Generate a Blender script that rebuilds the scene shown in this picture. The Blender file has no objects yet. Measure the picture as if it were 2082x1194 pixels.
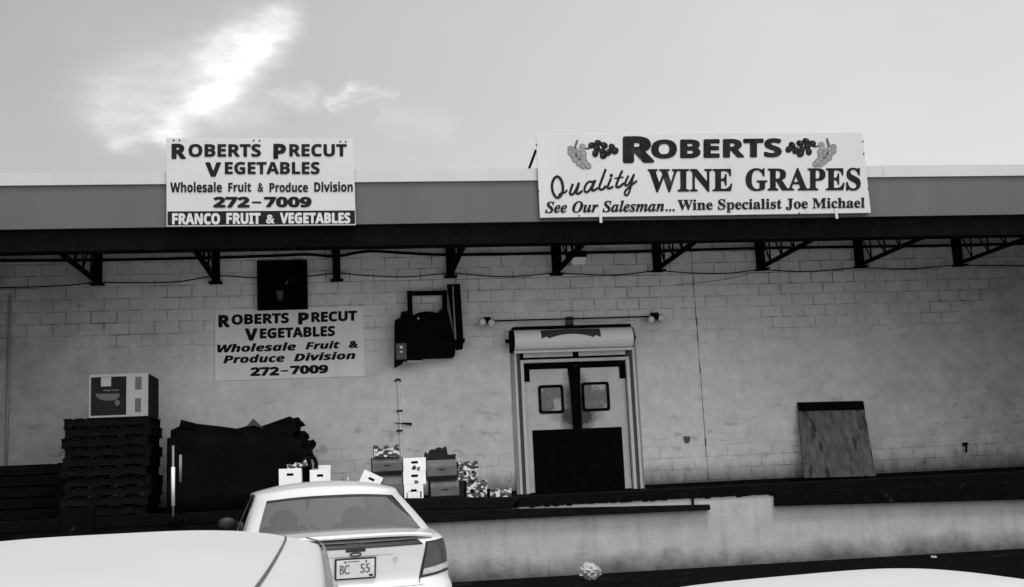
import bpy, bmesh, math, random
from mathutils import Vector, Matrix, noise
random.seed(7)
S = bpy.context.scene
COL = S.collection
PI = math.pi

# ------------------------------------------------------------------ camera
F_PX, YAW, PITCH, ROLL = 2310.8, 0.141934, 0.161797, -0.0468676
EYE = Vector((0.0, -19.4654, 1.40))
PW, PH = 2082.0, 1194.0
_cy, _sy, _cp, _sp = math.cos(YAW), math.sin(YAW), math.cos(PITCH), math.sin(PITCH)
_f = Vector((_sy * _cp, _cy * _cp, _sp)); _r = Vector((_cy, -_sy, 0)); _u = _r.cross(_f)
CR = _r * math.cos(ROLL) + _u * math.sin(ROLL)
CU = _u * math.cos(ROLL) - _r * math.sin(ROLL)
cam = bpy.data.cameras.new('camera'); camo = bpy.data.objects.new('camera', cam); COL.objects.link(camo)
cam.sensor_width = 36.0; cam.lens = F_PX / PW * 36.0; cam.clip_start = 0.05; cam.clip_end = 2000
m3 = Matrix((CR, CU, -_f)).transposed()
camo.matrix_world = Matrix.Translation(EYE) @ m3.to_4x4()
S.camera = camo

def ray(px, py):
    return _f + CR * ((px - PW / 2) / F_PX) - CU * ((py - PH / 2) / F_PX)
def at(px, py, Y):
    d = ray(px, py); return EYE + d * ((Y - EYE.y) / d.y)
def atz(px, py, z):
    d = ray(px, py); return EYE + d * ((z - EYE.z) / d.z)

# ------------------------------------------------------------------ light
SUN_EL, SUN_AZ = math.radians(68), math.radians(166)     # azimuth from +Y, clockwise: behind the camera, a little right
sl = bpy.data.lights.new('sun', 'SUN'); sl.energy = 1.7; sl.angle = math.radians(10); sl.color = (1, .995, .985)
so = bpy.data.objects.new('sun', sl); COL.objects.link(so)
sd = Vector((math.sin(SUN_AZ) * math.cos(SUN_EL), math.cos(SUN_AZ) * math.cos(SUN_EL), math.sin(SUN_EL)))
so.rotation_euler = sd.to_track_quat('Z', 'Y').to_euler(); so.location = (0, -30, 40)
S.view_settings.view_transform = 'Standard'; S.view_settings.look = 'None'
S.view_settings.exposure = 0.0; S.view_settings.gamma = 1.0

W = bpy.data.worlds.new("World"); S.world = W; W.use_nodes = True
wt = W.node_tree; wn, wl = wt.nodes, wt.links
def wmath(op, a, b=None, c=None, clamp=False):
    n = wn.new('ShaderNodeMath'); n.operation = op; n.use_clamp = clamp
    for i, v in enumerate((a, b, c)):
        if v is None: continue
        if isinstance(v, (int, float)): n.inputs[i].default_value = v
        else: wl.new(v, n.inputs[i])
    return n.outputs[0]
sky = wn.new('ShaderNodeTexSky'); sky.sky_type = 'NISHITA'; sky.sun_disc = False
sky.sun_elevation = SUN_EL; sky.sun_rotation = SUN_AZ; sky.dust_density = 3.0; sky.air_density = 1.0
bw = wn.new('ShaderNodeRGBToBW'); wl.new(sky.outputs[0], bw.inputs[0])
tc = wn.new('ShaderNodeTexCoord')
sep = wn.new('ShaderNodeSeparateXYZ'); wl.new(tc.outputs['Generated'], sep.inputs[0])
AZ = wmath('ARCTAN2', sep.outputs[0], sep.outputs[1]); EL = wmath('ARCSINE', sep.outputs[2])
comb = wn.new('ShaderNodeCombineXYZ'); wl.new(AZ, comb.inputs[0]); wl.new(EL, comb.inputs[1])
def wnoise(scale, detail, rough, stretch=(1, 1, 1), off=0):
    mp = wn.new('ShaderNodeMapping'); wl.new(comb.outputs[0], mp.inputs[0]); mp.inputs['Scale'].default_value = stretch
    mp.inputs['Location'].default_value = (off, off * .7, 0); mp.inputs['Rotation'].default_value = (0, 0, math.radians(-38))
    n = wn.new('ShaderNodeTexNoise'); n.inputs['Scale'].default_value = scale; n.inputs['Detail'].default_value = detail
    n.inputs['Roughness'].default_value = rough; wl.new(mp.outputs[0], n.inputs[0]); return n.outputs[0]
def azel(px, py):
    d = ray(px, py).normalized(); return math.atan2(d.x, d.y), math.asin(d.z)
nA = wnoise(14, 6, .6, (1, 2.4, 1)); nB = wnoise(14, 6, .6, (1, 2.4, 1), 3.7); nC = wnoise(26, 7, .65, (1, 3.2, 1), 9.1)
azw = wmath('ADD', AZ, wmath('MULTIPLY', wmath('SUBTRACT', nA, .5), .05))
elw = wmath('ADD', EL, wmath('MULTIPLY', wmath('SUBTRACT', nB, .5), .05))
def streak(p, q, wpx, amp, hard=1.0):
    a = azel(*p); b = azel(*q); r = wpx / F_PX
    dx, dy = b[0] - a[0], b[1] - a[1]; L2 = dx * dx + dy * dy
    ux = wmath('SUBTRACT', azw, a[0]); uy = wmath('SUBTRACT', elw, a[1])
    h = wmath('DIVIDE', wmath('ADD', wmath('MULTIPLY', ux, dx), wmath('MULTIPLY', uy, dy)), L2, clamp=True)
    ex = wmath('SUBTRACT', ux, wmath('MULTIPLY', h, dx)); ey = wmath('SUBTRACT', uy, wmath('MULTIPLY', h, dy))
    d2 = wmath('ADD', wmath('MULTIPLY', ex, ex), wmath('MULTIPLY', ey, ey))
    g = wmath('EXPONENT', wmath('MULTIPLY', d2, -1.0 / (r * r)))
    return wmath('MULTIPLY', g, amp)
cl = None
for s_ in [((578, 38), (510, 112), 30, .26), ((505, 112), (430, 190), 48, .36), ((440, 180), (352, 262), 34, .28),
           ((345, 272), (235, 302), 20, .20), ((545, 42), (430, 95), 38, .17), ((400, 140), (225, 185), 62, .15),
           ((320, 225), (215, 250), 36, .13), ((672, 213), (716, 186), 8, .17), ((716, 186), (790, 190), 9, .09),
           ((565, 196), (640, 198), 17, .13), ((430, 235), (520, 232), 34, .11), ((780, 235), (900, 250), 26, .05)]:
    v = streak(*s_); cl = v if cl is None else wmath('ADD', cl, v)
cl = wmath('MULTIPLY', cl, wmath('ADD', wmath('MULTIPLY', nC, 1.9), .05))
veil = wmath('MULTIPLY', wmath('SUBTRACT', wnoise(5, 5, .6, (1, 2, 1), 1.3), .5), .06)
# thin even overcast lit from behind the camera + the clear-sky term
base = wmath('ADD', wmath('MULTIPLY', bw.outputs[0], .050), .42)
grad = wmath('MULTIPLY', wmath('SUBTRACT', AZ, .05), .30)
grad = wmath('MINIMUM', wmath('MAXIMUM', grad, -.12), .10)
hor = wmath('MULTIPLY', wmath('EXPONENT', wmath('MULTIPLY', wmath('MAXIMUM', EL, 0.0), -6.0)), .32)
tot = wmath('ADD', wmath('ADD', wmath('ADD', base, veil), wmath('ADD', grad, hor)), cl)
# broad bright haze bank below the veiled sun
dp = wn.new('ShaderNodeVectorMath'); dp.operation = 'DOT_PRODUCT'; wl.new(tc.outputs['Generated'], dp.inputs[0]); ga = math.radians(44); dp.inputs[1].default_value = (math.sin(SUN_AZ) * math.cos(ga), math.cos(SUN_AZ) * math.cos(ga), math.sin(ga))
glow = wmath('MULTIPLY', wmath('EXPONENT', wmath('MULTIPLY', wmath('SUBTRACT', dp.outputs['Value'], 1.0), 3.2)), 1.5)
tot = wmath('MAXIMUM', wmath('ADD', tot, glow), .02)
bg = wn['Background']; bg.inputs[1].default_value = 1.0
cb = wn.new('ShaderNodeCombineColor'); [wl.new(tot, cb.inputs[i]) for i in range(3)]
wl.new(cb.outputs[0], bg.inputs[0])

# ------------------------------------------------------------------ materials (black-and-white photograph: greys)
def mat(name, g, rough=.7, var=.12, scale=3.0, stretch=(1, 1, 1), bump=0.0, bscale=60, spec=.3, coat=0.0, metal=0.0, blot=None):
    m = bpy.data.materials.new(name); m.use_nodes = True; t = m.node_tree; n, l = t.nodes, t.links
    p = n['Principled BSDF']; p.inputs['Roughness'].default_value = rough; p.inputs['Specular IOR Level'].default_value = spec
    p.inputs['Metallic'].default_value = metal; p.inputs['Coat Weight'].default_value = coat; p.inputs['Coat Roughness'].default_value = .06
    c = n.new('ShaderNodeTexCoord'); oi = n.new('ShaderNodeObjectInfo')
    ad = n.new('ShaderNodeVectorMath'); ad.operation = 'MULTIPLY_ADD'
    cx = n.new('ShaderNodeCombineXYZ'); [l.new(oi.outputs['Random'], cx.inputs[i]) for i in range(3)]
    l.new(cx.outputs[0], ad.inputs[0]); ad.inputs[1].default_value = (17, 9, 5); l.new(c.outputs['Object'], ad.inputs[2])
    mp = n.new('ShaderNodeMapping'); mp.inputs['Scale'].default_value = stretch; l.new(ad.outputs[0], mp.inputs[0])
    a = n.new('ShaderNodeTexNoise'); a.inputs['Scale'].default_value = scale; a.inputs['Detail'].default_value = 7; a.inputs['Roughness'].default_value = .62
    l.new(mp.outputs[0], a.inputs[0])
    r = n.new('ShaderNodeMapRange'); r.inputs[1].default_value = .28; r.inputs[2].default_value = .72
    r.inputs[3].default_value = g * (1 - var); r.inputs[4].default_value = g * (1 + var); l.new(a.outputs[0], r.inputs[0])
    out = r.outputs[0]
    if blot:                                # (grey, scale, threshold): worn patches with their own outline
        b = n.new('ShaderNodeTexNoise'); b.inputs['Scale'].default_value = blot[1]; b.inputs['Detail'].default_value = 5
        l.new(mp.outputs[0], b.inputs[0])
        rr = n.new('ShaderNodeMapRange'); rr.inputs[1].default_value = blot[2]; rr.inputs[2].default_value = blot[2] + .08; l.new(b.outputs[0], rr.inputs[0])
        mx = n.new('ShaderNodeMix'); l.new(rr.outputs[0], mx.inputs[0]); l.new(out, mx.inputs[2]); mx.inputs[3].default_value = blot[0]
        out = mx.outputs[0]
    k = n.new('ShaderNodeCombineColor'); [l.new(out, k.inputs[i]) for i in range(3)]
    l.new(k.outputs[0], p.inputs['Base Color'])
    if bump:
        b = n.new('ShaderNodeTexNoise'); b.inputs['Scale'].default_value = bscale; b.inputs['Detail'].default_value = 4; l.new(ad.outputs[0], b.inputs[0])
        bu = n.new('ShaderNodeBump'); bu.inputs['Strength'].default_value = bump; bu.inputs['Distance'].default_value = .02
        l.new(b.outputs[0], bu.inputs['Height']); l.new(bu.outputs[0], p.inputs['Normal'])
    return m

M = {}
M['asphalt'] = mat('asphalt', .003, .9, .5, 1.3, bump=.5, bscale=90, spec=.02, blot=(.014, 2.2, .62))
M['yard'] = mat('yard_concrete', .60, .9, .25, .8, bump=.3, bscale=60, spec=.1, blot=(.12, .7, .60))
M['concrete'] = mat('dock_concrete', .33, .9, .14, 2.0, (1, 1, 1), bump=.25, bscale=45, spec=.1)
M['deck'] = mat('deck_concrete', .006, .9, .4, 2.5, bump=.3, spec=.02)
M['black_iron'] = mat('black_iron', .0045, .9, .35, 6, bump=.2, spec=.02)
M['black_wood'] = mat('black_wood', .007, .85, .5, 5, (1, 1, 6), bump=.4, spec=.02, blot=(.03, 7, .66))
M['rubber'] = mat('dark_rubber', .004, .8, .3, 8, bump=.2, spec=.02, blot=(.022, 6, .63))
M['fascia'] = mat('fascia_metal', .092, .6, .10, 1.6, (1, 1, .25), spec=.3)
M['coping'] = mat('coping_metal', .46, .5, .05, 1.5, (1, 1, .3), spec=.3)
M['sign'] = mat('sign_white', .50, .6, .05, 1.1, (1, 1, .5), spec=.2, blot=(.44, 1.7, .66))
M['letter'] = mat('letter_dark', .014, .8, .35, 5, spec=.08, blot=(.035, 3.5, .64))
M['letter_white'] = mat('letter_white', .52, .6, .03, 4)
M['grape_pale'] = mat('grape_pale', .22, .6, .25, 14)
M['grape_line'] = mat('grape_line', .06, .6, .2, 14)
M['wall_sign'] = mat('wall_sign', .90, .7, .08, 1.6, bump=.1, spec=.15)
M['bounce'] = mat('bounce_white', .68, .8, .06, 2, spec=.1)
M['roof'] = mat('roof_dark', .015, .9, .2, 2, spec=.02)
M['white_paint'] = mat('white_paint', .74, .55, .06, 3, spec=.3)
M['door_paint'] = mat('door_panel', .60, .55, .12, 3.5, bump=.05, spec=.3)
M['trim_white'] = mat('trim_white', .68, .5, .12, 5, (1, 1, .3))
M['trim_dark'] = mat('trim_dark', .07, .6, .3, 5)
M['trim_grey'] = mat('trim_grey', .30, .5, .25, 5, (1, 1, .3))
M['header'] = mat('header_white', .86, .4, .04, 2, spec=.4)
M['dark_print'] = mat('dark_print', .055, .6, .2, 8)
M['mid_print'] = mat('mid_print', .11, .6, .2, 8)
M['carton'] = mat('white_carton', .88, .8, .07, 5, spec=.1)
M['bin_carton'] = mat('bin_carton', .40, .8, .07, 5, spec=.1)
M['grey_carton'] = mat('grey_carton', .115, .85, .25, 5, spec=.1)
M['dark_carton'] = mat('dark_carton', .02, .85, .3, 5, spec=.02)
M['tarp'] = mat('black_tarp', .005, .9, .4, 3, bump=.5, bscale=14, spec=.02)
M['tarp_flap'] = mat('tarp_flap', .06, .7, .4, 8)
M['plywood'] = mat('stained_plywood', .125, .85, .5, 6, (1.8, 1, .7), spec=.1, blot=(.04, 3.4, .575))
M['car'] = mat('car_white', .56, .35, .012, 1.5, spec=.5, coat=.6)
M['car_matt'] = mat('car_white_weathered', .50, .5, .03, 2.0, spec=.2, coat=.06)
M['tyre'] = mat('tyre', .02, .85, .2, 8)
M['alloy'] = mat('alloy', .35, .35, .1, 6, metal=.6)
M['plastic'] = mat('black_plastic', .015, .5, .1, 5)
M['lens'] = mat('lamp_lens', .06, .25, .15, 9, spec=.3)
M['lens_clear'] = mat('lamp_lens_clear', .42, .2, .35, 26, spec=.6)
M['seat'] = mat('seat_cloth', .10, .9, .1, 9)
M['plate'] = mat('plate', .55, .4, .12, 7)
M['plate_text'] = mat('plate_text', .11, .5, .05, 9)
M['chrome'] = mat('chrome', .55, .2, .05, 4, metal=.9)
M['paper'] = mat('paper', .40, .9, .06, 9)
M['lamp_white'] = mat('lamp_white', .8, .3, .03, 6, spec=.5)
M['grey_metal'] = mat('grey_metal', .20, .5, .2, 6)
M['stain'] = mat('door_grime', .09, .8, .3, 6)

def glass(name, tint, refl=.08):
    m = bpy.data.materials.new(name); m.use_nodes = True; t = m.node_tree; n, l = t.nodes, t.links
    n.remove(n['Principled BSDF']); tr = n.new('ShaderNodeBsdfTransparent'); tr.inputs[0].default_value = (tint, tint, tint, 1)
    gl = n.new('ShaderNodeBsdfGlossy'); gl.inputs['Roughness'].default_value = .03
    lw = n.new('ShaderNodeFresnel'); lw.inputs[0].default_value = 1.5
    ad = n.new('ShaderNodeMath'); ad.operation = 'ADD'; ad.inputs[1].default_value = refl; l.new(lw.outputs[0], ad.inputs[0])
    mx = n.new('ShaderNodeMixShader'); l.new(ad.outputs[0], mx.inputs[0]); l.new(tr.outputs[0], mx.inputs[1]); l.new(gl.outputs[0], mx.inputs[2])
    l.new(mx.outputs[0], n['Material Output'].inputs[0]); return m
M['car_glass'] = glass('car_glass', .76, .23)
M['dirty_glass'] = mat('dirty_glass', .11, .25, .5, 3, spec=.5, blot=(.40, 2.6, .53))

def wall_material():
    m = bpy.data.materials.new('painted_block_wall'); m.use_nodes = True; t = m.node_tree; n, l = t.nodes, t.links
    p = n['Principled BSDF']; p.inputs['Roughness'].default_value = .8; p.inputs['Specular IOR Level'].default_value = .15
    c = n.new('ShaderNodeTexCoord'); s = n.new('ShaderNodeSeparateXYZ'); l.new(c.outputs['Object'], s.inputs[0])
    def mth(op, a, b=None, clamp=False):
        k = n.new('ShaderNodeMath'); k.operation = op; k.use_clamp = clamp
        for i, v in enumerate((a, b)):
            if v is None: continue
            if isinstance(v, (int, float)): k.inputs[i].default_value = v
            else: l.new(v, k.inputs[i])
        return k.outputs[0]
    u = mth('ADD', s.outputs[0], 2.8693 + .4064 * 100)
    v = mth('ADD', s.outputs[2], -(3.89366 + 1.40) + .2032 * 103 )
    cb = n.new('ShaderNodeCombineXYZ'); l.new(u, cb.inputs[0]); l.new(v, cb.inputs[1])
    wob = n.new('ShaderNodeTexNoise'); wob.inputs['Scale'].default_value = 9; l.new(c.outputs['Object'], wob.inputs[0])
    wv = n.new('ShaderNodeVectorMath'); wv.operation = 'MULTIPLY_ADD'; l.new(wob.outputs['Color'], wv.inputs[0]); wv.inputs[1].default_value = (.007, .007, 0); l.new(cb.outputs[0], wv.inputs[2])
    br = n.new('ShaderNodeTexBrick'); l.new(wv.outputs[0], br.inputs[0]); br.offset = .5; br.offset_frequency = 2
    br.inputs['Scale'].default_value = 1; br.inputs['Brick Width'].default_value = .4064; br.inputs['Row Height'].default_value = .2032
    br.inputs['Mortar Size'].default_value = .011; br.inputs['Mortar Smooth'].default_value = .35; br.inputs['Bias'].default_value = 0
    br.inputs['Color1'].default_value = (1, 1, 1, 1); br.inputs['Color2'].default_value = (.0, .0, .0, 1); br.inputs['Mortar'].default_value = (.5, .5, .5, 1)
    def nz(scale, det=6, st=(1, 1, 1), loc=0):
        mp = n.new('ShaderNodeMapping'); mp.inputs['Scale'].default_value = st; mp.inputs['Location'].default_value = (loc, loc, loc); l.new(c.outputs['Object'], mp.inputs[0])
        k = n.new('ShaderNodeTexNoise'); k.inputs['Scale'].default_value = scale; k.inputs['Detail'].default_value = det; k.inputs['Roughness'].default_value = .6
        l.new(mp.outputs[0], k.inputs[0]); return k.outputs[0]
    def rng(x, a, b, c0, d):
        k = n.new('ShaderNodeMapRange'); k.inputs[1].default_value = a; k.inputs[2].default_value = b; k.inputs[3].default_value = c0; k.inputs[4].default_value = d
        l.new(x, k.inputs[0]); return k.outputs[0]
    Z = s.outputs[2]
    # joints show in the upper courses, are painted over lower down, and show again near the floor
    vis = mth('ADD', rng(Z, 3.55, 4.1, .10, 1), rng(Z, 2.1, 1.6, 0, .6), True)
    vis = mth('MULTIPLY', vis, rng(nz(1.1, 5), .36, .62, .15, 1.0))
    vis = mth('MULTIPLY', vis, rng(nz(6, 4, loc=4), .38, .6, .2, 1.15))
    joint = mth('MULTIPLY', br.outputs['Fac'], vis)
    sepc = n.new('ShaderNodeSeparateColor'); l.new(br.outputs['Color'], sepc.inputs[0])
    blockv = mth('MULTIPLY', mth('SUBTRACT', sepc.outputs[0], .5), .05)
    tone = mth('ADD', rng(nz(.8, 8), .3, .7, .68, .82), blockv)
    tone = mth('ADD', tone, rng(nz(5, 8, loc=2), .3, .7, -.08, .07))
    chips = mth('MULTIPLY', rng(nz(3.2, 7, (1, 1, 2.2), 7), .60, .66, 0, 1), rng(Z, 3.1, 2.2, .05, .2))
    tone = mth('SUBTRACT', tone, chips)
    # light falloff put into the wall colour: darker toward both ends, ragged by noise
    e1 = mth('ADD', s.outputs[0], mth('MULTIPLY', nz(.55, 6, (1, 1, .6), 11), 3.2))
    end_shade = mth('ADD', rng(e1, -.6, -4.2, 0, 1), rng(e1, 8.0, 13.5, 0, 1), True)
    end_shade = mth('MULTIPLY', end_shade, rng(nz(2.4, 7, (1, 1, 1.6), 13), .3, .65, .65, 1.0))
    tone = mth('MULTIPLY', tone, mth('SUBTRACT', 1, mth('MULTIPLY', end_shade, .56)))
    # grime of its own shape: a band of splashed dirt above the floor, drips
    dirt = mth('MULTIPLY', rng(mth('ADD', Z, mth('MULTIPLY', nz(4, 6, (1, 1, .4), 5), -.30)), 1.40, 1.06, 0, 1), .75)
    tone = mth('MULTIPLY', tone, mth('SUBTRACT', 1, dirt))
    tone = mth('MULTIPLY', tone, mth('SUBTRACT', 1, mth('MULTIPLY', joint, .74)))
    k = n.new('ShaderNodeCombineColor'); [l.new(tone, k.inputs[i]) for i in range(3)]
    l.new(k.outputs[0], p.inputs['Base Color'])
    hgt = mth('SUBTRACT', mth('MULTIPLY', nz(60, 3), .25), mth('MULTIPLY', br.outputs['Fac'], mth('ADD', vis, .15)))
    bu = n.new('ShaderNodeBump'); bu.inputs['Strength'].default_value = .45; bu.inputs['Distance'].default_value = .008
    l.new(hgt, bu.inputs['Height']); l.new(bu.outputs[0], p.inputs['Normal'])
    return m
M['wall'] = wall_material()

def door_material():
    m = mat('door_panel_soiled', .60, .55, .14, 3.5, bump=.05, spec=.3); t = m.node_tree; n, l = t.nodes, t.links; p = n['Principled BSDF']
    src = p.inputs['Base Color'].links[0].from_socket; c = n.new('ShaderNodeTexCoord'); s_ = n.new('ShaderNodeSeparateXYZ'); l.new(c.outputs['Object'], s_.inputs[0])
    def mth(op, a, b=None, clamp=False):
        k = n.new('ShaderNodeMath'); k.operation = op; k.use_clamp = clamp
        for i, v in enumerate((a, b)):
            if v is None: continue
            if isinstance(v, (int, float)): k.inputs[i].default_value = v
            else: l.new(v, k.inputs[i])
        return k.outputs[0]
    nz = n.new('ShaderNodeTexNoise'); nz.inputs['Scale'].default_value = 5; nz.inputs['Detail'].default_value = 8; nz.inputs['Roughness'].default_value = .7; l.new(c.outputs['Object'], nz.inputs[0])
    dx = mth('DIVIDE', mth('ABSOLUTE', mth('SUBTRACT', s_.outputs[0], 3.83)), .33); dz = mth('DIVIDE', mth('ABSOLUTE', mth('SUBTRACT', s_.outputs[2], 2.58)), .75)
    d2 = mth('DIVIDE', mth('ABSOLUTE', mth('SUBTRACT', s_.outputs[0], 3.83)), .55); e2 = mth('DIVIDE', mth('ABSOLUTE', mth('SUBTRACT', s_.outputs[2], 2.42)), .13)
    def hand(x, z, k):           # worn by hands and trolleys: dense at the middle, ragged at the rim
        r = mth('ADD', mth('ADD', mth('MULTIPLY', x, x), mth('MULTIPLY', z, z)), mth('MULTIPLY', mth('SUBTRACT', nz.outputs[0], .5), 1.5))
        return mth('MULTIPLY', mth('SUBTRACT', 1.05, r, True), k)
    g = mth('ADD', hand(dx, dz, 1.0), hand(d2, e2, .55), True)
    sc = n.new('ShaderNodeVectorMath'); sc.operation = 'SCALE'; l.new(src, sc.inputs[0]); l.new(mth('SUBTRACT', 1.0, mth('MULTIPLY', g, .9)), sc.inputs['Scale'])
    l.new(sc.outputs[0], p.inputs['Base Color']); return m
M['door_paint'] = door_material()

def dock_material():
    m = mat('dock_face', .40, .9, .13, 3.5, (1, 1, .8), bump=.3, bscale=35, spec=.1)
    t = m.node_tree; n, l = t.nodes, t.links; p = n['Principled BSDF']
    src = p.inputs['Base Color'].links[0].from_socket
    c = n.new('ShaderNodeTexCoord')
    mp = n.new('ShaderNodeMapping'); mp.inputs['Scale'].default_value = (5, 1, .5); l.new(c.outputs['Object'], mp.inputs[0])
    a = n.new('ShaderNodeTexNoise'); a.inputs['Scale'].default_value = 1.6; a.inputs['Detail'].default_value = 6; l.new(mp.outputs[0], a.inputs[0])
    r1 = n.new('ShaderNodeMapRange'); r1.inputs[1].default_value = .5; r1.inputs[2].default_value = .75; r1.inputs[3].default_value = 1; r1.inputs[4].default_value = .86; l.new(a.outputs[0], r1.inputs[0])
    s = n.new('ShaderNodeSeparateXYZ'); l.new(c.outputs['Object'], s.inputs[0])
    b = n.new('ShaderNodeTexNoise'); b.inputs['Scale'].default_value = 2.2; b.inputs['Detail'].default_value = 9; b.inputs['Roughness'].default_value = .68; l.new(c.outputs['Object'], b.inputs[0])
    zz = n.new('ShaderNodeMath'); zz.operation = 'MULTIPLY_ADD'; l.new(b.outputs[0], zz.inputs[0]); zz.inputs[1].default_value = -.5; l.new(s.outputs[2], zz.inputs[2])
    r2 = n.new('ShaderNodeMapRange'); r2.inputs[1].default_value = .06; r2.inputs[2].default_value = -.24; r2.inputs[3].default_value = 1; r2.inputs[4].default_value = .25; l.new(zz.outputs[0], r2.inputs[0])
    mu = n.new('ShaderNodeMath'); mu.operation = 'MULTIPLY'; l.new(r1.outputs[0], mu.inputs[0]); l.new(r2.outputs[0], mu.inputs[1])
    mx = n.new('ShaderNodeVectorMath'); mx.operation = 'SCALE'; l.new(src, mx.inputs[0]); l.new(mu.outputs[0], mx.inputs['Scale'])
    l.new(mx.outputs[0], p.inputs['Base Color']); return m
M['dock_face'] = dock_material()

def tray_material():
    m = bpy.data.materials.new('printed_tray'); m.use_nodes = True; t = m.node_tree; n, l = t.nodes, t.links
    p = n['Principled BSDF']; p.inputs['Roughness'].default_value = .7
    c = n.new('ShaderNodeTexCoord'); oi = n.new('ShaderNodeObjectInfo')
    ad = n.new('ShaderNodeVectorMath'); ad.operation = 'ADD'; l.new(c.outputs['Object'], ad.inputs[0]); l.new(oi.outputs['Random'], ad.inputs[1])
    nn = n.new('ShaderNodeTexNoise'); nn.inputs['Scale'].default_value = 20; nn.inputs['Detail'].default_value = 3; nn.inputs['Roughness'].default_value = .4
    mpn = n.new('ShaderNodeMapping'); mpn.inputs['Scale'].default_value = (.8, 1, 1.3); l.new(ad.outputs[0], mpn.inputs[0]); l.new(mpn.outputs[0], nn.inputs[0])
    r = n.new('ShaderNodeValToRGB'); r.color_ramp.elements[0].position = .46; r.color_ramp.elements[0].color = (.025, .025, .025, 1)
    r.color_ramp.elements[1].position = .60; r.color_ramp.elements[1].color = (.66, .66, .66, 1)
    e = r.color_ramp.elements.new(.53); e.color = (.16, .16, .16, 1)
    l.new(nn.outputs[0], r.inputs[0]); l.new(r.outputs[0], p.inputs['Base Color']); return m
M['tray'] = tray_material()

# ------------------------------------------------------------------ mesh helpers
class MB:
    def __init__(self): self.v = []; self.f = []
    def add(self, vs, fs):
        o = len(self.v); self.v += [Vector(q) for q in vs]; self.f += [tuple(i + o for i in f) for f in fs]; return self
    def box(self, c, s, R=None):
        c = Vector(c); vs = []
        for x in (-.5, .5):
            for y in (-.5, .5):
                for z in (-.5, .5):
                    d = Vector((x * s[0], y * s[1], z * s[2])); vs.append(c + (R @ d if R else d))
        return self.add(vs, [(0, 1, 3, 2), (4, 6, 7, 5), (0, 4, 5, 1), (2, 3, 7, 6), (0, 2, 6, 4), (1, 5, 7, 3)])
    def span(self, a, b):
        a, b = Vector(a), Vector(b); return self.box((a + b) / 2, [abs(q) for q in (b - a)])
    def hexa(self, front, back):
        n = len(front); fs = [tuple(range(n)), tuple(range(2 * n - 1, n - 1, -1))]
        fs += [(i, n + i, n + (i + 1) % n, (i + 1) % n) for i in range(n)]
        return self.add(list(front) + list(back), fs)
    def prism(self, pts, y0, y1):           # (x, z) outline between two Y planes
        return self.hexa([(x, y0, z) for x, z in pts], [(x, y1, z) for x, z in pts])
    def tube(self, path, r, n=8, r1=None):
        path = [Vector(p) for p in path]; k = len(path); vs = []
        for i, p in enumerate(path):
            d = (path[min(i + 1, k - 1)] - path[max(i - 1, 0)]).normalized()
            a = d.orthogonal().normalized() if i == 0 else (a - d * a.dot(d)).normalized()
            b = d.cross(a); rr = r if r1 is None else r + (r1 - r) * i / (k - 1)
            vs += [p + (a * math.cos(2 * PI * j / n) + b * math.sin(2 * PI * j / n)) * rr for j in range(n)]
        fs = [(i * n + j, i * n + (j + 1) % n, (i + 1) * n + (j + 1) % n, (i + 1) * n + j) for i in range(k - 1) for j in range(n)]
        fs += [tuple(range(n - 1, -1, -1)), tuple(range((k - 1) * n, k * n))]
        return self.add(vs, fs)
    def grid(self, rows):
        nr, nc = len(rows), len(rows[0])
        return self.add([p for r in rows for p in r], [(i * nc + j, i * nc + j + 1, (i + 1) * nc + j + 1, (i + 1) * nc + j) for i in range(nr - 1) for j in range(nc - 1)])
    def ball(self, c, r, s=(1, 1, 1), n=12):
        c = Vector(c); rows = []
        for i in range(n // 2 + 1):
            th = PI * i / (n // 2)
            rows.append([c + Vector((r * s[0] * math.sin(th) * math.cos(2 * PI * j / n), r * s[1] * math.sin(th) * math.sin(2 * PI * j / n), r * s[2] * math.cos(th))) for j in range(n + 1)])
        return self.grid(rows)
    def parts(self):
        par = list(range(len(self.v)))
        def find(i):
            while par[i] != i: par[i] = par[par[i]]; i = par[i]
            return i
        for f in self.f:
            for i in f[1:]: par[find(i)] = find(f[0])
        g = {}
        for f in self.f: g.setdefault(find(f[0]), []).append(f)
        out = []
        for fs in g.values():
            use = sorted({i for f in fs for i in f}); k = {q: i for i, q in enumerate(use)}
            out.append(MB().add([self.v[i] for i in use], [tuple(k[i] for i in f) for f in fs]))
        return out
    def each(self, name, m, parent, **kw):
        return [p.build(name, m, parent, **kw) for p in self.parts()]
    def build(self, name, m, parent=None, bevel=0, smooth=False, local=False, merge=False, sub=0):
        me = bpy.data.meshes.new(name); vs = self.v
        if parent is None:
            xs = [p.x for p in vs]; ys = [p.y for p in vs]; zs = [p.z for p in vs]
            org = Vector(((min(xs) + max(xs)) / 2, (min(ys) + max(ys)) / 2, min(zs)))
        else:
            org = Vector((0, 0, 0)); q = parent
            while q is not None and not local: org += q.location; q = q.parent
        me.from_pydata([p - org for p in vs], [], self.f)
        bm = bmesh.new(); bm.from_mesh(me)
        if merge: bmesh.ops.remove_doubles(bm, verts=bm.verts, dist=1e-5)
        bmesh.ops.recalc_face_normals(bm, faces=bm.faces); bm.to_mesh(me); bm.free()
        me.materials.append(m)
        o = bpy.data.objects.new(name, me); COL.objects.link(o)
        if parent is None: o.location = org
        else: o.parent = parent
        if smooth: me.polygons.foreach_set('use_smooth', [True] * len(me.polygons))
        if bevel:
            b = o.modifiers.new('bevel', 'BEVEL'); b.width = bevel; b.segments = 2; b.limit_method = 'ANGLE'; b.angle_limit = math.radians(50)
        if sub:
            b = o.modifiers.new('sub', 'SUBSURF'); b.levels = sub; b.render_levels = sub
        return o

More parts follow.
